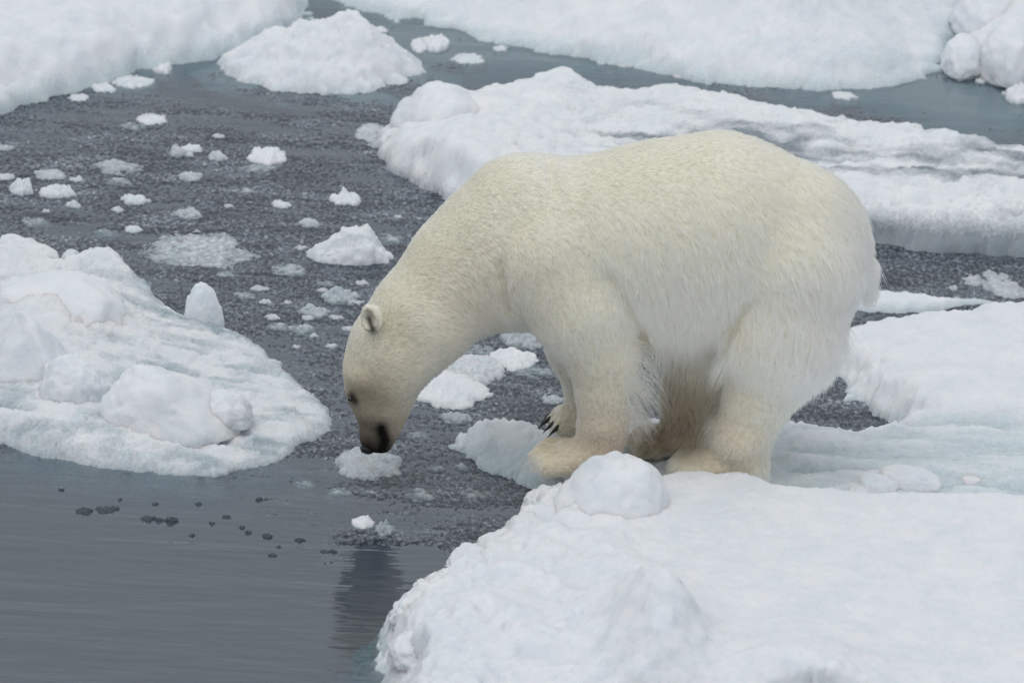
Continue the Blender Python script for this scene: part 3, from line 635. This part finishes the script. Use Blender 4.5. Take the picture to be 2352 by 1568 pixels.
# ------------------------------------------------------------------ the polar bear
def build_bear():
    Yn, Yf = at(1285, 1088, LEDGE)[1], at(1290, 990, LEDGE)[1]
    Yhn, Yhf = at(1690, 1098, LEDGE)[1], at(1570, 1036, LEDGE)[1]
    Ym_f, Ym_h = (Yn + Yf) / 2, (Yhn + Yhf) / 2 + 0.02
    Yhead = Ym_f - 0.17
    def ymid(u): return float(np.interp(u, [850, 960, 1060, 1220, 1640], [Yhead, Ym_f - 0.13, Ym_f - 0.06, Ym_f, Ym_h]))
    LY = np.array([0.0, 1.0, 0.0])
    prims = []
    def P(u, v, y): return aty(u, v, y)
    def seg(a, b, k=1.0, blend=0.05, L=LY, grp='body'):
        (u0, v0, r0, y0), (u1, v1, r1, y1) = a, b
        A, B = P(u0, v0, y0), P(u1, v1, y1)
        prims.append((A, B, r0 * mpp(A), r1 * mpp(B), k, blend, L / np.linalg.norm(L), grp))
    def chain(pts, k=1.0, blend=0.05, L=LY, grp='body'):
        ks = k if isinstance(k, (list, tuple)) else [k] * (len(pts) - 1)
        for i in range(len(pts) - 1): seg(pts[i], pts[i + 1], ks[i], blend, L, grp)
    T = lambda u, v, r, dy=0.0: (u, v, r, ymid(u) + dy)
    # trunk
    chain([T(1795, 566, 203), T(1650, 550, 240), T(1490, 562, 228), T(1340, 565, 193), T(1225, 556, 186)], k=0.86, blend=0.07)
    chain([T(1225, 552, 184), T(1130, 592, 160), T(1057, 632, 122), T(968, 728, 112)], k=0.82, blend=0.06)
    prims.append((P(1190, 478, ymid(1205)), P(1215, 480, ymid(1240)), 116 * 0.00155, 114 * 0.00155, 0.9, 0.06, LY, 'body'))
    # head: it hangs sideways on to the lens, its cross axis along the line of sight
    LH = FWD + 0.18 * CX
    chain([T(968, 728, 112), T(905, 800, 98), T(880, 850, 88)], k=0.78, blend=0.05, L=LH, grp='head')
    chain([T(880, 850, 86), T(876, 915, 69), T(877, 960, 51)], k=0.78, blend=0.03, L=LH, grp='head')
    chain([T(877, 955, 50), T(868, 1000, 40)], k=0.74, blend=0.02, L=LH, grp='head')
    chain([T(852, 1000, 26), T(850, 1014, 21)], k=1.2, blend=0.015, L=LH, grp='head')
    chain([T(884, 990, 32), T(880, 1018, 22)], k=1.0, blend=0.015, L=LH, grp='head')
    # brow over the eye
    chain([T(842, 872, 45), T(834, 896, 37)], k=1.3, blend=0.03, L=LH, grp='head')
    # near foreleg
    dn = Yn - ymid(1330)
    y1 = Yn
    chain([(1268, 600, 138, ymid(1275) - 0.145), (1345, 715, 118, y1 + 0.0), (1380, 800, 86, y1), (1384, 895, 59, y1), (1384, 985, 53, y1)], k=[0.8, 0.8, 0.85, 0.95], blend=0.026, grp='leg')
    chain([(1384, 985, 53, y1), (1376, 1030, 48, y1 - 0.01)], k=1.1, blend=0.04, grp='leg')
    chain([(1375, 1042, 48, y1 - 0.01), (1305, 1050, 38, y1 - 0.01)], k=1.6, blend=0.03, grp='paw')
    for j, dy in enumerate((-0.096, -0.05, 0.0, 0.05, 0.096)):
        bu = 1238 + abs(dy) * 230
        chain([(1300, 1048 - dy * 235, 24, y1 - 0.01 + dy), (bu, 1050 - dy * 235, 25, y1 - 0.01 + dy)], k=0.8, blend=0.006, grp='paw')
    # far foreleg
    y2 = Yf
    chain([(1300, 640, 110, ymid(1300) + 0.14), (1338, 800, 72, y2 - 0.02), (1358, 900, 54, y2), (1358, 945, 46, y2)], k=0.9, blend=0.04, grp='leg')
    chain([(1362, 950, 44, y2), (1312, 962, 36, y2 - 0.01)], k=1.6, blend=0.03, grp='paw')
    for j, dy in enumerate((-0.08, -0.04, 0.0, 0.04, 0.08)):
        bu = 1276 + abs(dy) * 200
        chain([(1312, 964 - dy * 235, 22, y2 + dy), (bu, 967 - dy * 235, 22, y2 + dy)], k=0.8, blend=0.008, grp='paw')
    # near hind leg
    y3 = Yhn
    chain([(1805, 640, 170, ymid(1800) - 0.14), (1790, 760, 142, ymid(1780) - 0.18), (1764, 860, 92, y3), (1736, 930, 72, y3), (1702, 1010, 58, y3)], k=[0.75, 0.75, 0.85, 0.95], blend=0.035, grp='leg')
    chain([(1706, 1010, 72, y3), (1724, 1062, 42, y3)], k=1.1, blend=0.04, grp='leg')
    chain([(1715, 1062, 44, y3), (1620, 1068, 36, y3)], k=1.5, blend=0.03, grp='paw')
    for j, dy in enumerate((-0.08, -0.04, 0.0, 0.04, 0.08)):
        bu = 1556 + abs(dy) * 220
        chain([(1620, 1068 - dy * 235, 23, y3 + dy), (bu, 1072 - dy * 235, 21, y3 + dy)], k=0.95, blend=0.018, grp='paw')
    # far hind leg
    y4 = Yhf
    chain([(1730, 680, 150, ymid(1730) + 0.14), (1640, 830, 100, y4 + 0.02), (1592, 910, 66, y4), (1575, 985, 56, y4)], k=0.85, blend=0.05, grp='leg')
    chain([(1580, 1000, 44, y4), (1510, 1010, 32, y4)], k=1.5, blend=0.03, grp='paw')
    for j, dy in enumerate((-0.08, -0.04, 0.0, 0.04, 0.08)):
        chain([(1510, 1010 - dy * 235, 21, y4 + dy), (1455 + abs(dy) * 200, 1013 - dy * 235, 19, y4 + dy)], k=0.95, blend=0.018, grp='paw')
    # tail
    chain([(1985, 610, 28, ymid(1990)), (1996, 665, 16, ymid(1990))], k=1.0, blend=0.03)
    # belly fold
    chain([T(1500, 665, 95), T(1640, 680, 95)], k=0.9, blend=0.08)

    # ---- field on a grid, surface by naive surface nets
    st = 0.0105
    A_all = np.array([p[0] for p in prims] + [p[1] for p in prims]); R = max(max(p[2], p[3]) for p in prims)
    rr = np.array([p[2] for p in prims] + [p[3] for p in prims])[:, None]
    lo = (A_all - rr * 1.3).min(0) - 0.06; hi = (A_all + rr * 1.3).max(0) + 0.06
    n = np.ceil((hi - lo) / st).astype(int) + 1
    D = np.full(n, 1.0, np.float32)
    axs = [lo[i] + st * np.arange(n[i]) for i in range(3)]
    def blk(mn, mx):
        i0 = np.clip(np.floor((mn - lo) / st).astype(int), 0, n - 1); i1 = np.clip(np.ceil((mx - lo) / st).astype(int) + 1, 1, n)
        sl = tuple(slice(i0[i], i1[i]) for i in range(3))
        G = np.stack(np.meshgrid(*[axs[i][sl[i]] for i in range(3)], indexing='ij'), -1).astype(np.float32)
        return sl, G
    def union(A, B, ra, rb, k, blend, L):
        ext = max(ra, rb) * max(1, k) + 0.14
        sl, G = blk(np.minimum(A, B) - ext, np.maximum(A, B) + ext)
        q = G - A.astype(np.float32); s = 1 / k - 1
        q = q + s * (q @ L.astype(np.float32))[..., None] * L.astype(np.float32)
        ba = (B - A); ba = (ba + s * (ba @ L) * L).astype(np.float32)
        t = np.clip((q @ ba) / max(1e-9, float(ba @ ba)), 0, 1)
        d = np.sqrt(((q - t[..., None] * ba) ** 2).sum(-1)) - (ra + (rb - ra) * t)
        d *= min(1.0, k) if k < 1 else 1.0
        o = D[sl]; h = np.clip(0.5 + 0.5 * (o - d) / blend, 0, 1)
        D[sl] = o + (d - o) * h - blend * h * (1 - h)
    for (A, B, ra, rb, k, blend, L, g) in prims: union(A, B, ra, rb, k, blend, L)
    # ears: rounded discs hollowed on the outer side
    hy = ymid(850)
    CAMW = -FWD
    ears = []
    for side in (1, -1):
        base = aty(862, 752, hy) + CAMW * 0.085 * side
        c = base - CX * 0.014 + CY * 0.032 + CAMW * 0.02 * side
        ears.append((c, side))
        axis_n = CAMW * 0.80 * side - CX * 0.58 - CY * 0.12; axis_n /= np.linalg.norm(axis_n)   # the way the ear opens
        sl, G = blk(c - 0.10, c + 0.10)
        q = G - c.astype(np.float32)
        a = q @ axis_n.astype(np.float32); rest = q - a[..., None] * axis_n.astype(np.float32)
        upv = CY - (CY @ axis_n) * axis_n; upv /= np.linalg.norm(upv)
        uu = rest @ upv.astype(np.float32); rad = np.sqrt(np.maximum((rest ** 2).sum(-1) - uu ** 2, 0) + (uu * 0.82) ** 2)
        body = np.sqrt((np.maximum(rad - 0.022, 0)) ** 2 + (a * 0.9) ** 2) - 0.021
        hollow = np.sqrt((rad * 1.0) ** 2 + ((a - 0.024) * 0.85) ** 2) - 0.027
        ear = np.maximum(body, -hollow)
        o = D[sl]; h = np.clip(0.5 + 0.5 * (o - ear) / 0.012, 0, 1)
        D[sl] = o + (ear - o) * h - 0.012 * h * (1 - h)
    # skin folds: shallow grooves along lines seen on the near side
    def hit(u, v):
        d = ray(u, v); d = d / np.linalg.norm(d)
        ts = np.linspace(20.5, 26.5, 2400); pp = CAM + ts[:, None] * d
        ii = np.round((pp - lo) / st).astype(int); ok = ((ii >= 0) & (ii < n)).all(1)
        val = np.full(len(ts), 1.0); q = ii[ok]; val[ok] = D[q[:, 0], q[:, 1], q[:, 2]]
        j = np.argmax(val < 0); return pp[j] if val[j] < 0 else None
    FOLDS = [([(1146, 600), (1152, 640), (1160, 680), (1168, 712)], 0.014), ([(1395, 630), (1435, 685), (1470, 745), (1490, 800)], 0.015), ([(1715, 690), (1682, 750), (1664, 810)], 0.014),
             ([(1258, 372), (1264, 410), (1275, 450)], 0.010)]
    for line, rg_ in FOLDS:
        hp = [hit(*q) for q in line]; hp = [h_ for h_ in hp if h_ is not None]
        for A, B in zip(hp[:-1], hp[1:]):
            sl, G = blk(np.minimum(A, B) - 0.07, np.maximum(A, B) + 0.07)
            q = G - A.astype(np.float32); ba = (B - A).astype(np.float32)
            t = np.clip((q @ ba) / max(1e-9, float(ba @ ba)), 0, 1)
            d = rg_ - np.sqrt(((q - t[..., None] * ba) ** 2).sum(-1))
            o = D[sl]; kk = 0.022; h = np.clip(0.5 - 0.5 * (o - d) / kk, 0, 1)
            D[sl] = o + (d - o) * h + kk * h * (1 - h)
    # surface nets
    S = D < 0
    c8 = [S[dx:n[0] - 1 + dx, dy:n[1] - 1 + dy, dz:n[2] - 1 + dz] for dx in (0, 1) for dy in (0, 1) for dz in (0, 1)]
    cnt = sum(c.astype(np.int8) for c in c8)
    act = (cnt > 0) & (cnt < 8)
    idx = np.full(act.shape, -1, np.int64); ci = np.argwhere(act); idx[act] = np.arange(len(ci))
    acc = np.zeros((len(ci), 3)); num = np.zeros(len(ci))
    corners = [(dx, dy, dz) for dx in (0, 1) for dy in (0, 1) for dz in (0, 1)]
    for a in corners:
        for ax in range(3):
            if a[ax]: continue
            b = list(a); b[ax] = 1
            da = D[ci[:, 0] + a[0], ci[:, 1] + a[1], ci[:, 2] + a[2]]; db = D[ci[:, 0] + b[0], ci[:, 1] + b[1], ci[:, 2] + b[2]]
            m = (da < 0) != (db < 0)
            t = np.where(m, da / np.where(m, da - db, 1), 0)
            pt = np.tile(np.array(a, float), (len(ci), 1)); pt[:, ax] += t
            acc += np.where(m[:, None], pt, 0); num += m
    V = lo + st * (ci + acc / num[:, None])
    faces = []
    for ax in range(3):
        b1, b2 = (ax + 1) % 3, (ax + 2) % 3
        sl0 = [slice(None)] * 3; sl1 = [slice(None)] * 3
        sl0[ax] = slice(0, -1); sl1[ax] = slice(1, None)
        s0, s1 = S[tuple(sl0)], S[tuple(sl1)]
        e = np.argwhere(s0 != s1)
        e = e[(e[:, b1] > 0) & (e[:, b2] > 0) & (e[:, b1] < n[b1] - 1) & (e[:, b2] < n[b2] - 1)]
        fl = s0[e[:, 0], e[:, 1], e[:, 2]]
        def cell(o1, o2):
            q = e.copy(); q[:, b1] -= o1; q[:, b2] -= o2; return idx[q[:, 0], q[:, 1], q[:, 2]]
        f = np.stack([cell(1, 1), cell(0, 1), cell(0, 0), cell(1, 0)], 1)
        f[~fl] = f[~fl][:, ::-1]
        faces.append(f)
    F = np.concatenate(faces)
    # light smoothing
    E = np.concatenate([F[:, [0, 1]], F[:, [1, 2]], F[:, [2, 3]], F[:, [3, 0]]]); 
    for it in range(3):
        s_ = np.zeros_like(V); c_ = np.zeros(len(V))
        np.add.at(s_, E[:, 0], V[E[:, 1]]); np.add.at(c_, E[:, 0], 1); np.add.at(s_, E[:, 1], V[E[:, 0]]); np.add.at(c_, E[:, 1], 1)
        V = V * 0.5 + 0.5 * s_ / c_[:, None]
    return V, F, dict(ymid=ymid, Yn=Yn, Yf=Yf, Yhn=Yhn, Yhf=Yhf, ears=ears)

BV, BF, BI = build_bear()

# colour, length and lie of the coat at points read off the photograph: (u, v, du, dv, length cm, lift, (r, g, b), radius px)
CREAM = (0.94, 0.90, 0.71); WARM = (0.915, 0.845, 0.64); BEIGE = (0.80, 0.70, 0.545); TAN = (0.54, 0.43, 0.31); BROWN = (0.20, 0.15, 0.11); PALE = (0.95, 0.925, 0.79); YEL = (0.87, 0.775, 0.56); SHADE = (0.30, 0.235, 0.165)  # SHADE: shadow on the far hind leg painted into its fur colour
COAT = [
 (868, 1015, .15, -1, .35, .25, (.05, .043, .037), 30), (850, 1000, .1, -1, .4, .3, (.10, .085, .072), 30), (858, 965, .1, -1, .6, .3, (.46, .365, .27), 40), (905, 985, .3, -1, .8, .3, BEIGE, 30), (835, 930, .1, -1, .6, .3, BEIGE, 25),
 (840, 893, .2, -1, .8, .3, BROWN, 34), (862, 905, .3, -1, .8, .3, TAN, 30), (900, 930, .5, -1, 1.1, .35, BEIGE, 40), (815, 850, .1, -1, .8, .3, WARM, 40), (880, 850, .5, -.9, 1.3, .35, WARM, 50), (940, 880, .8, -.6, 1.8, .4, WARM, 50), (830, 790, .3, -1, 1.0, .3, PALE, 40),
 (905, 790, .8, -.6, 1.8, .4, WARM, 50), (850, 730, 0, -1, .8, .2, PALE, 25), (960, 740, .9, -.1, 2.2, .45, WARM, 70), (930, 660, .8, -.5, 2.2, .35, CREAM, 60), (1010, 830, .8, .3, 2.5, .45, WARM, 60), (1050, 650, .9, .2, 2.4, .45, WARM, 80), (1030, 520, .8, -.3, 2.4, .35, CREAM, 70),
 (1110, 700, .6, .8, 3.0, .45, BEIGE, 50), (1160, 480, .9, .2, 2.6, .35, CREAM, 80), (1180, 600, .5, .9, 2.6, .4, WARM, 70), (1230, 700, .2, 1, 3, .4, WARM, 70), (1280, 500, .8, .5, 3, .35, CREAM, 90), (1300, 640, .4, 1, 3, .35, CREAM, 80),
 (1270, 380, 1, .1, 2.8, .3, PALE, 60), (1450, 400, 1, .35, 3.2, .3, CREAM, 100), (1650, 350, 1, .35, 3.6, .3, CREAM, 100), (1850, 420, .8, .6, 4.2, .3, CREAM, 80), (1960, 560, .5, .9, 4.5, .35, PALE, 70),
 (1450, 520, .8, .8, 4.2, .3, CREAM, 100), (1650, 500, .8, .7, 4.4, .3, CREAM, 100), (1830, 600, .6, .9, 4.5, .3, CREAM, 100), (1480, 650, .35, 1, 5, .3, CREAM, 80), (1650, 650, .25, 1, 5, .3, CREAM, 100), (1540, 770, .05, 1, 4.6, .3, WARM, 70), (1640, 800, -.1, 1, 4.6, .3, WARM, 60),
 (1850, 740, .2, 1, 5, .3, PALE, 90), (1970, 720, -.2, 1, 5, .3, PALE, 60), (1990, 640, .1, 1, 5, .4, PALE, 25), (1900, 820, -.35, 1, 6.0, .35, CREAM, 50), (1690, 775, -.3, 1, 4, .3, YEL, 32),
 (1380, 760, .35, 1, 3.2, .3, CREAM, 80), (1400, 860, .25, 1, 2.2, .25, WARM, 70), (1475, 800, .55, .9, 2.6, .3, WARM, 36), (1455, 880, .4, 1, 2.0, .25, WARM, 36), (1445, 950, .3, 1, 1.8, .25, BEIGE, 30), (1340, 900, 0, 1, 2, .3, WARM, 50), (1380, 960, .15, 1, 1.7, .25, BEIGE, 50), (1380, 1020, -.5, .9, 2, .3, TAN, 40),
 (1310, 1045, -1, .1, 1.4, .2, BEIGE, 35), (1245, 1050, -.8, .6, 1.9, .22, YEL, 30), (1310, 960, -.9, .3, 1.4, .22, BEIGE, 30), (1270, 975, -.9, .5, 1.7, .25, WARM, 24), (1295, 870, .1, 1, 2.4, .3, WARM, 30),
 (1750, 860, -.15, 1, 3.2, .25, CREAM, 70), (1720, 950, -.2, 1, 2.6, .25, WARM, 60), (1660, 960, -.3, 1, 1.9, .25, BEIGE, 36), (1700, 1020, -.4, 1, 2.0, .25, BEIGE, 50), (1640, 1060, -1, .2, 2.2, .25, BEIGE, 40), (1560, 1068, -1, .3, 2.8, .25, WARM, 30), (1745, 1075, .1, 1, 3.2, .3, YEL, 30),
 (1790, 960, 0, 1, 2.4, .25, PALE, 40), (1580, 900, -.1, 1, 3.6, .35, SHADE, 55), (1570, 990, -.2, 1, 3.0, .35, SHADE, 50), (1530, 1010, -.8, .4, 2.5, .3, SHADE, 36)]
CO = np.array([[c[0], c[1], c[2], c[3], c[4], c[5], *c[6], c[7]] for c in COAT])
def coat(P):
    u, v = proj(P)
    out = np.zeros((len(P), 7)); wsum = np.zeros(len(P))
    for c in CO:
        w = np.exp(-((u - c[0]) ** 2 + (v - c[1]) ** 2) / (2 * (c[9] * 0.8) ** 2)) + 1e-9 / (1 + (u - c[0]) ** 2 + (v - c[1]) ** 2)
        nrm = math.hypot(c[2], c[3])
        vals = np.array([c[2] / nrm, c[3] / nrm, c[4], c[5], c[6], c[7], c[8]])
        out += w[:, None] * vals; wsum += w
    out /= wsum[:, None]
    # dark lips and the slit of the mouth
    def near_line(pts, r):
        d = np.full(len(P), 1e9)
        for (a, b) in zip(pts[:-1], pts[1:]):
            a = np.array(a, float); b = np.array(b, float); ab = b - a
            t = np.clip(((u - a[0]) * ab[0] + (v - a[1]) * ab[1]) / (ab @ ab), 0, 1)
            d = np.minimum(d, np.hypot(u - a[0] - t * ab[0], v - a[1] - t * ab[1]))
        return np.exp(-(d / r) ** 2)
    k = np.clip(near_line([(876, 985), (884, 1010), (876, 1038)], 15) * 1.25, 0, 1)
    k = np.maximum(k, np.clip(near_line([(842, 1030), (862, 1042)], 16), 0, 1))
    k = np.maximum(k, 0.95 * near_line([(847, 730), (852, 746), (856, 758)], 7))       # inside of the ear
    k = np.maximum(k, 0.9 * near_line([(808, 908), (816, 922)], 9))                    # eyelids
    for j, dk in enumerate((0.015, 0.013, 0.012)): out[:, 4 + j] = out[:, 4 + j] * (1 - k) + dk * k
    out[:, 2] = out[:, 2] * (1 - k) + 0.2 * k
    return out

def vnormals(V, F):
    a = V[F[:, 2]] - V[F[:, 0]]; b = V[F[:, 3]] - V[F[:, 1]]; fn = np.cross(a, b)
    N = np.zeros_like(V)
    for j in range(4): np.add.at(N, F[:, j], fn)
    return N / np.maximum(1e-12, np.linalg.norm(N, axis=1, keepdims=True)), np.linalg.norm(fn, axis=1) / 2

def coat_material(name, hair):
    m, nt, out = newmat(name)
    c = node(nt, 'ShaderNodeAttribute', attribute_name='coat_colour')
    if hair:
        hi_ = node(nt, 'ShaderNodeHairInfo')
        r = ramp(nt, 0.0, 1.0, 0.97, 1.02); nt.links.new(hi_.outputs['Random'], r.inputs[0])
        sc = node(nt, 'ShaderNodeVectorMath', operation='SCALE'); nt.links.new(c.outputs['Color'], sc.inputs[0]); nt.links.new(r.outputs[0], sc.inputs['Scale'])
        ph = node(nt, 'ShaderNodeBsdfHairPrincipled'); ph.parametrization = 'COLOR'
        ph.inputs['Roughness'].default_value = 0.4; ph.inputs['Radial Roughness'].default_value = 0.7
        nt.links.new(sc.outputs[0], ph.inputs['Color']); nt.links.new(ph.outputs[0], out.inputs['Surface'])
    else:
        n = node(nt, 'ShaderNodeTexNoise'); setin(n, Scale=90.0, Detail=3.0)
        r = ramp(nt, 0.3, 0.7, 0.62, 0.85); nt.links.new(n.outputs['Fac'], r.inputs[0])
        sc = node(nt, 'ShaderNodeVectorMath', operation='SCALE'); nt.links.new(c.outputs['Color'], sc.inputs[0]); nt.links.new(r.outputs[0], sc.inputs['Scale'])
        b = node(nt, 'ShaderNodeBsdfPrincipled'); b.inputs['Roughness'].default_value = 0.8; b.inputs['Specular IOR Level'].default_value = 0.1
        nt.links.new(sc.outputs[0], b.inputs['Base Color']); nt.links.new(b.outputs[0], out.inputs['Surface'])
    return m

def finish_bear():
    N, fa = vnormals(BV, BF)
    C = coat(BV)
    base = np.array([*at(1480, 1060, LEDGE)])
    bear = bpy.data.objects.new('polar_bear', None); col.objects.link(bear); bear.location = base
    tag(bear, 'cream furred polar bear standing on the floe\'s edge with its nose lowered to the water', 'polar bear')
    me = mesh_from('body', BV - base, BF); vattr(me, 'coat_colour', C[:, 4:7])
    link('body', me, coat_material('bear_skin', False), bear)
    # nose, eyes, claws
    hy = BI['ymid'](850)
    def ell(name, c, ax, mat, seed=1.0, rough=0.0):
        Vi, Fi = ico(3); r = 1 + rough * fbm(Vi * 2 + seed, 2)
        Q = (Vi * r[:, None]) @ np.array(ax)
        o = link(name, mesh_from(name, Q, Fi), mat, bear, c - base); return o
    LH = FWD
    c = aty(845, 1029, hy)
    ell('nose', c, [CX * 0.028, CY * 0.022, LH * 0.037], M_NOSE, rough=0.15)
    for side in (1, -1):
        uu_, vv_ = proj(BV); near = (N @ -FWD) * side > 0.02
        dd_ = np.where(near, np.hypot(uu_ - 807, vv_ - 914), 1e9); j = int(np.argmin(dd_))
        ell('eye', BV[j] + N[j] * 0.003, [CX * 0.010, CY * 0.010, LH * 0.010], M_EYE)
    def claw(p, d, ln=0.05, r=0.0075):
        d = d / np.linalg.norm(d); a = np.cross(d, [0, 0, 1.0]); a /= np.linalg.norm(a); b = np.cross(a, d)
        Vs, Fs = [], []; seg, rs = 8, 6
        for i in range(rs):
            t = i / (rs - 1); cc = d * ln * t - np.array([0, 0, 1.0]) * ln * 0.45 * t * t; rr = r * (1 - 0.92 * t)
            for k in range(seg):
                an = 2 * math.pi * k / seg; Vs.append(cc + a * rr * math.cos(an) + b * rr * 1.4 * math.sin(an))
        for i in range(rs - 1):
            for k in range(seg): Fs.append([i * seg + k, i * seg + (k + 1) % seg, (i + 1) * seg + (k + 1) % seg, (i + 1) * seg + k])
        link('claw', mesh_from('claw', Vs, Fs), M_CLAW, bear, p - base)
    for (u0, v0, r0, Y, k) in ((1246, 1050, 24, BI['Yn'] - 0.01, 0), (1276, 967, 22, BI['Yf'], 1), (1556, 1072, 21, BI['Yhn'], 2), (1455, 1013, 19, BI['Yhf'], 3)):
        for dy in (-0.08, -0.04, 0.0, 0.04, 0.08):
            p = aty(u0 + abs(dy) * 215 + (-2 if k == 1 else -4), v0 + (-9 if k == 1 else 2) - dy * 235, Y + dy)
            claw(p, np.array([-0.8 if k == 1 else -1.0, dy * 3.0 - (0.45 if k == 1 else 0), -0.05]), 0.068 if k == 1 else (0.04 if k == 0 else 0.026), 0.0115 if k == 1 else 0.007)

    # ---- the coat
    NH = 380000
    wf = fa.copy()
    cen = BV[BF].mean(1); fn = N[BF].mean(1)
    facing = (fn @ -FWD)
    uF, vF = proj(cen)
    wf *= np.where(facing > -0.25, 1.0, 0.35)
    wf *= np.where((uF < 1000) & (vF > 690), 2.0, 1.0)          # short face hair is denser
    pf = RNG.choice(len(BF), NH, p=wf / wf.sum())
    a, b = RNG.random(NH), RNG.random(NH)
    Q = BV[BF[pf]]; NN = N[BF[pf]]
    wts = np.stack([(1 - a) * (1 - b), a * (1 - b), a * b, (1 - a) * b], 1)
    root = (Q * wts[..., None]).sum(1); nn = (NN * wts[..., None]).sum(1); nn /= np.linalg.norm(nn, axis=1, keepdims=True)
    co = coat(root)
    flow = co[:, 0:1] * CX - co[:, 1:2] * CY
    swirl = fbm(root * 9, 2)[:, None] * 0.9; swirl2 = fbm(root * 40 + 7, 2)[:, None] * 0.8
    perp = np.cross(nn, flow)
    flow = flow + perp * (swirl + swirl2) + np.array([0, 0, -0.15])
    flow -= (flow * nn).sum(1, keepdims=True) * nn * 0.92
    flow /= np.maximum(1e-6, np.linalg.norm(flow, axis=1, keepdims=True))
    L = co[:, 2] / 100 * np.where(co[:, 2] < 5.6, 0.78, 1.0) * (0.65 + 0.7 * RNG.random(NH)); lift = co[:, 3] * 0.8
    guard = RNG.random(NH) < 0.03; L = np.where(guard, L * 1.5, L)
    d0 = flow * (1 - 0.5 * lift)[:, None] + nn * lift[:, None] * 0.95 + RNG.normal(size=(NH, 3)) * 0.10
    d0 /= np.linalg.norm(d0, axis=1, keepdims=True)
    # clumps: hairs rooted in the same small cell lean to one shared tip
    cs = 0.0075 + 0.0035 * sstep(2.0, 5.0, co[:, 2])
    warp = root + 0.012 * np.stack([pnoise(root * 35), pnoise(root * 35 + 31), pnoise(root * 35 + 77)], 1)
    key = np.floor(warp / cs[:, None]).astype(np.int64); hk = key[:, 0] * 73856093 ^ key[:, 1] * 19349663 ^ key[:, 2] * 83492791
    _, inv, cn = np.unique(hk, return_inverse=True, return_counts=True)
    tip = root + d0 * L[:, None]
    def gmean(A): 
        return np.stack([np.bincount(inv, A[:, j]) for j in range(3)], 1)[inv] / cn[inv][:, None]
    ctip = gmean(tip); cl = np.bincount(inv, L)[inv] / cn[inv]
    crand = RNG.normal(size=(len(cn), 3))[inv] * 0.20 * cl[:, None]
    NP = 5
    T = np.linspace(0, 1, NP)
    pts = np.zeros((NH, NP, 3), np.float32)
    cf = (0.35 + 0.45 * RNG.random(NH)) * np.clip(co[:, 2] / 1.5, 0, 1)
    curl = RNG.normal(size=(NH, 3)) * 0.05 * L[:, None]
    for k, t in enumerate(T):
        bend = flow * L[:, None] * 0.22 * t * t + np.array([0, 0, -1.0]) * (L * np.clip(co[:, 2] / 14, 0, .5) * t * t)[:, None]
        p = root - nn * 0.002 + d0 * (L * t)[:, None] + bend - nn * (L * 0.22 * lift * t * t)[:, None] + curl * math.sin(3 * t)
        w = (cf * t ** 1.3)[:, None]
        p = p * (1 - w) + (root * (1 - t) + (ctip + crand) * t + bend) * w
        pts[:, k] = p
    # long wisps: behind the near elbow, on the tail, down the breech, over the belly, on the toes
    WISP = [(1465, 800, 34, 130, 11, .6, .85), (1448, 870, 30, 170, 14, .7, .85), (1440, 940, 26, 110, 11, .65, 1), (1995, 620, 24, 110, 6.5, .25, 1), (1940, 785, 40, 220, 6.5, -.25, 1),
            (1560, 800, 60, 500, 7.5, -.05, 1), (1650, 830, 26, 260, 8, -.4, 1), (1236, 1062, 20, 120, 3.5, -.7, .9), (1640, 960, 24, 70, 6, -.6, .8), (1745, 1085, 18, 140, 4.5, .1, 1)]
    uR, vR = proj(root); vis = (nn @ -FWD) > -0.15
    wp, wr, wn_, wc = [], [], [], []
    for (wu, wv, rr_, cnt, ln, fu, fv) in WISP:
        cand = np.where((np.hypot(uR - wu, vR - wv) < rr_) & vis)[0]
        if len(cand) == 0: continue
        pick = RNG.choice(cand, cnt)
        tuft = RNG.integers(0, max(3, cnt // 14), cnt)
        toff = RNG.normal(size=(tuft.max() + 1, 3)); tu = toff[tuft]
        dirn = (fu * CX - fv * CY) / math.hypot(fu, fv)
        Lw = ln / 100 * (0.55 + 0.6 * RNG.random(cnt))
        r0 = root[pick]; n0 = nn[pick]
        dw = dirn + n0 * 0.45 + tu * 0.24 + RNG.normal(size=(cnt, 3)) * 0.05; dw /= np.linalg.norm(dw, axis=1, keepdims=True)
        q = np.zeros((cnt, NP, 3), np.float32)
        for k, t in enumerate(T):
            q[:, k] = r0 + dw * (Lw * t)[:, None] + np.array([0, 0, -1.0]) * (Lw * 0.35 * t * t)[:, None] + tu * (Lw * 0.10 * math.sin(2.6 * t))[:, None]
        wp.append(q); wr.append(np.tile(np.array([1, 1, .9, .7, .25]) * 0.00075, (cnt, 1))); wn_.append(n0); wc.append(np.clip(co[pick, 4:7] * 1.06, 0, 0.9))
    pts = np.concatenate([pts] + wp); NT = len(pts)
    hc = bpy.data.hair_curves.new('fur')
    hc.add_curves([NP] * NT)
    hc.attributes['position'].data.foreach_set('vector', (pts - base.astype(np.float32)).reshape(-1))
    rad = (0.00052 + 0.00025 * RNG.random(NH))[:, None] * np.array([1.0, 1.0, 0.85, 0.6, 0.15]) * np.where(co[:, 2] < 1.2, 0.75, 1.0)[:, None]
    rad = np.concatenate([rad] + wr)
    ra = hc.attributes.get('radius') or hc.attributes.new('radius', 'FLOAT', 'POINT'); ra.data.foreach_set('value', rad.astype(np.float32).ravel())
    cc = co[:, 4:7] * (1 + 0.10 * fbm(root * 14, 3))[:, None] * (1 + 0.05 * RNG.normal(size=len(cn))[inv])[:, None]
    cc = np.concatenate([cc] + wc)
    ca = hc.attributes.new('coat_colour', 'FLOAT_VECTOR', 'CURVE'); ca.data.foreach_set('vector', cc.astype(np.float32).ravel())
    hc.materials.append(coat_material('bear_fur', True))
    fo = bpy.data.objects.new('fur', hc); col.objects.link(fo); fo.parent = bear
finish_bear()
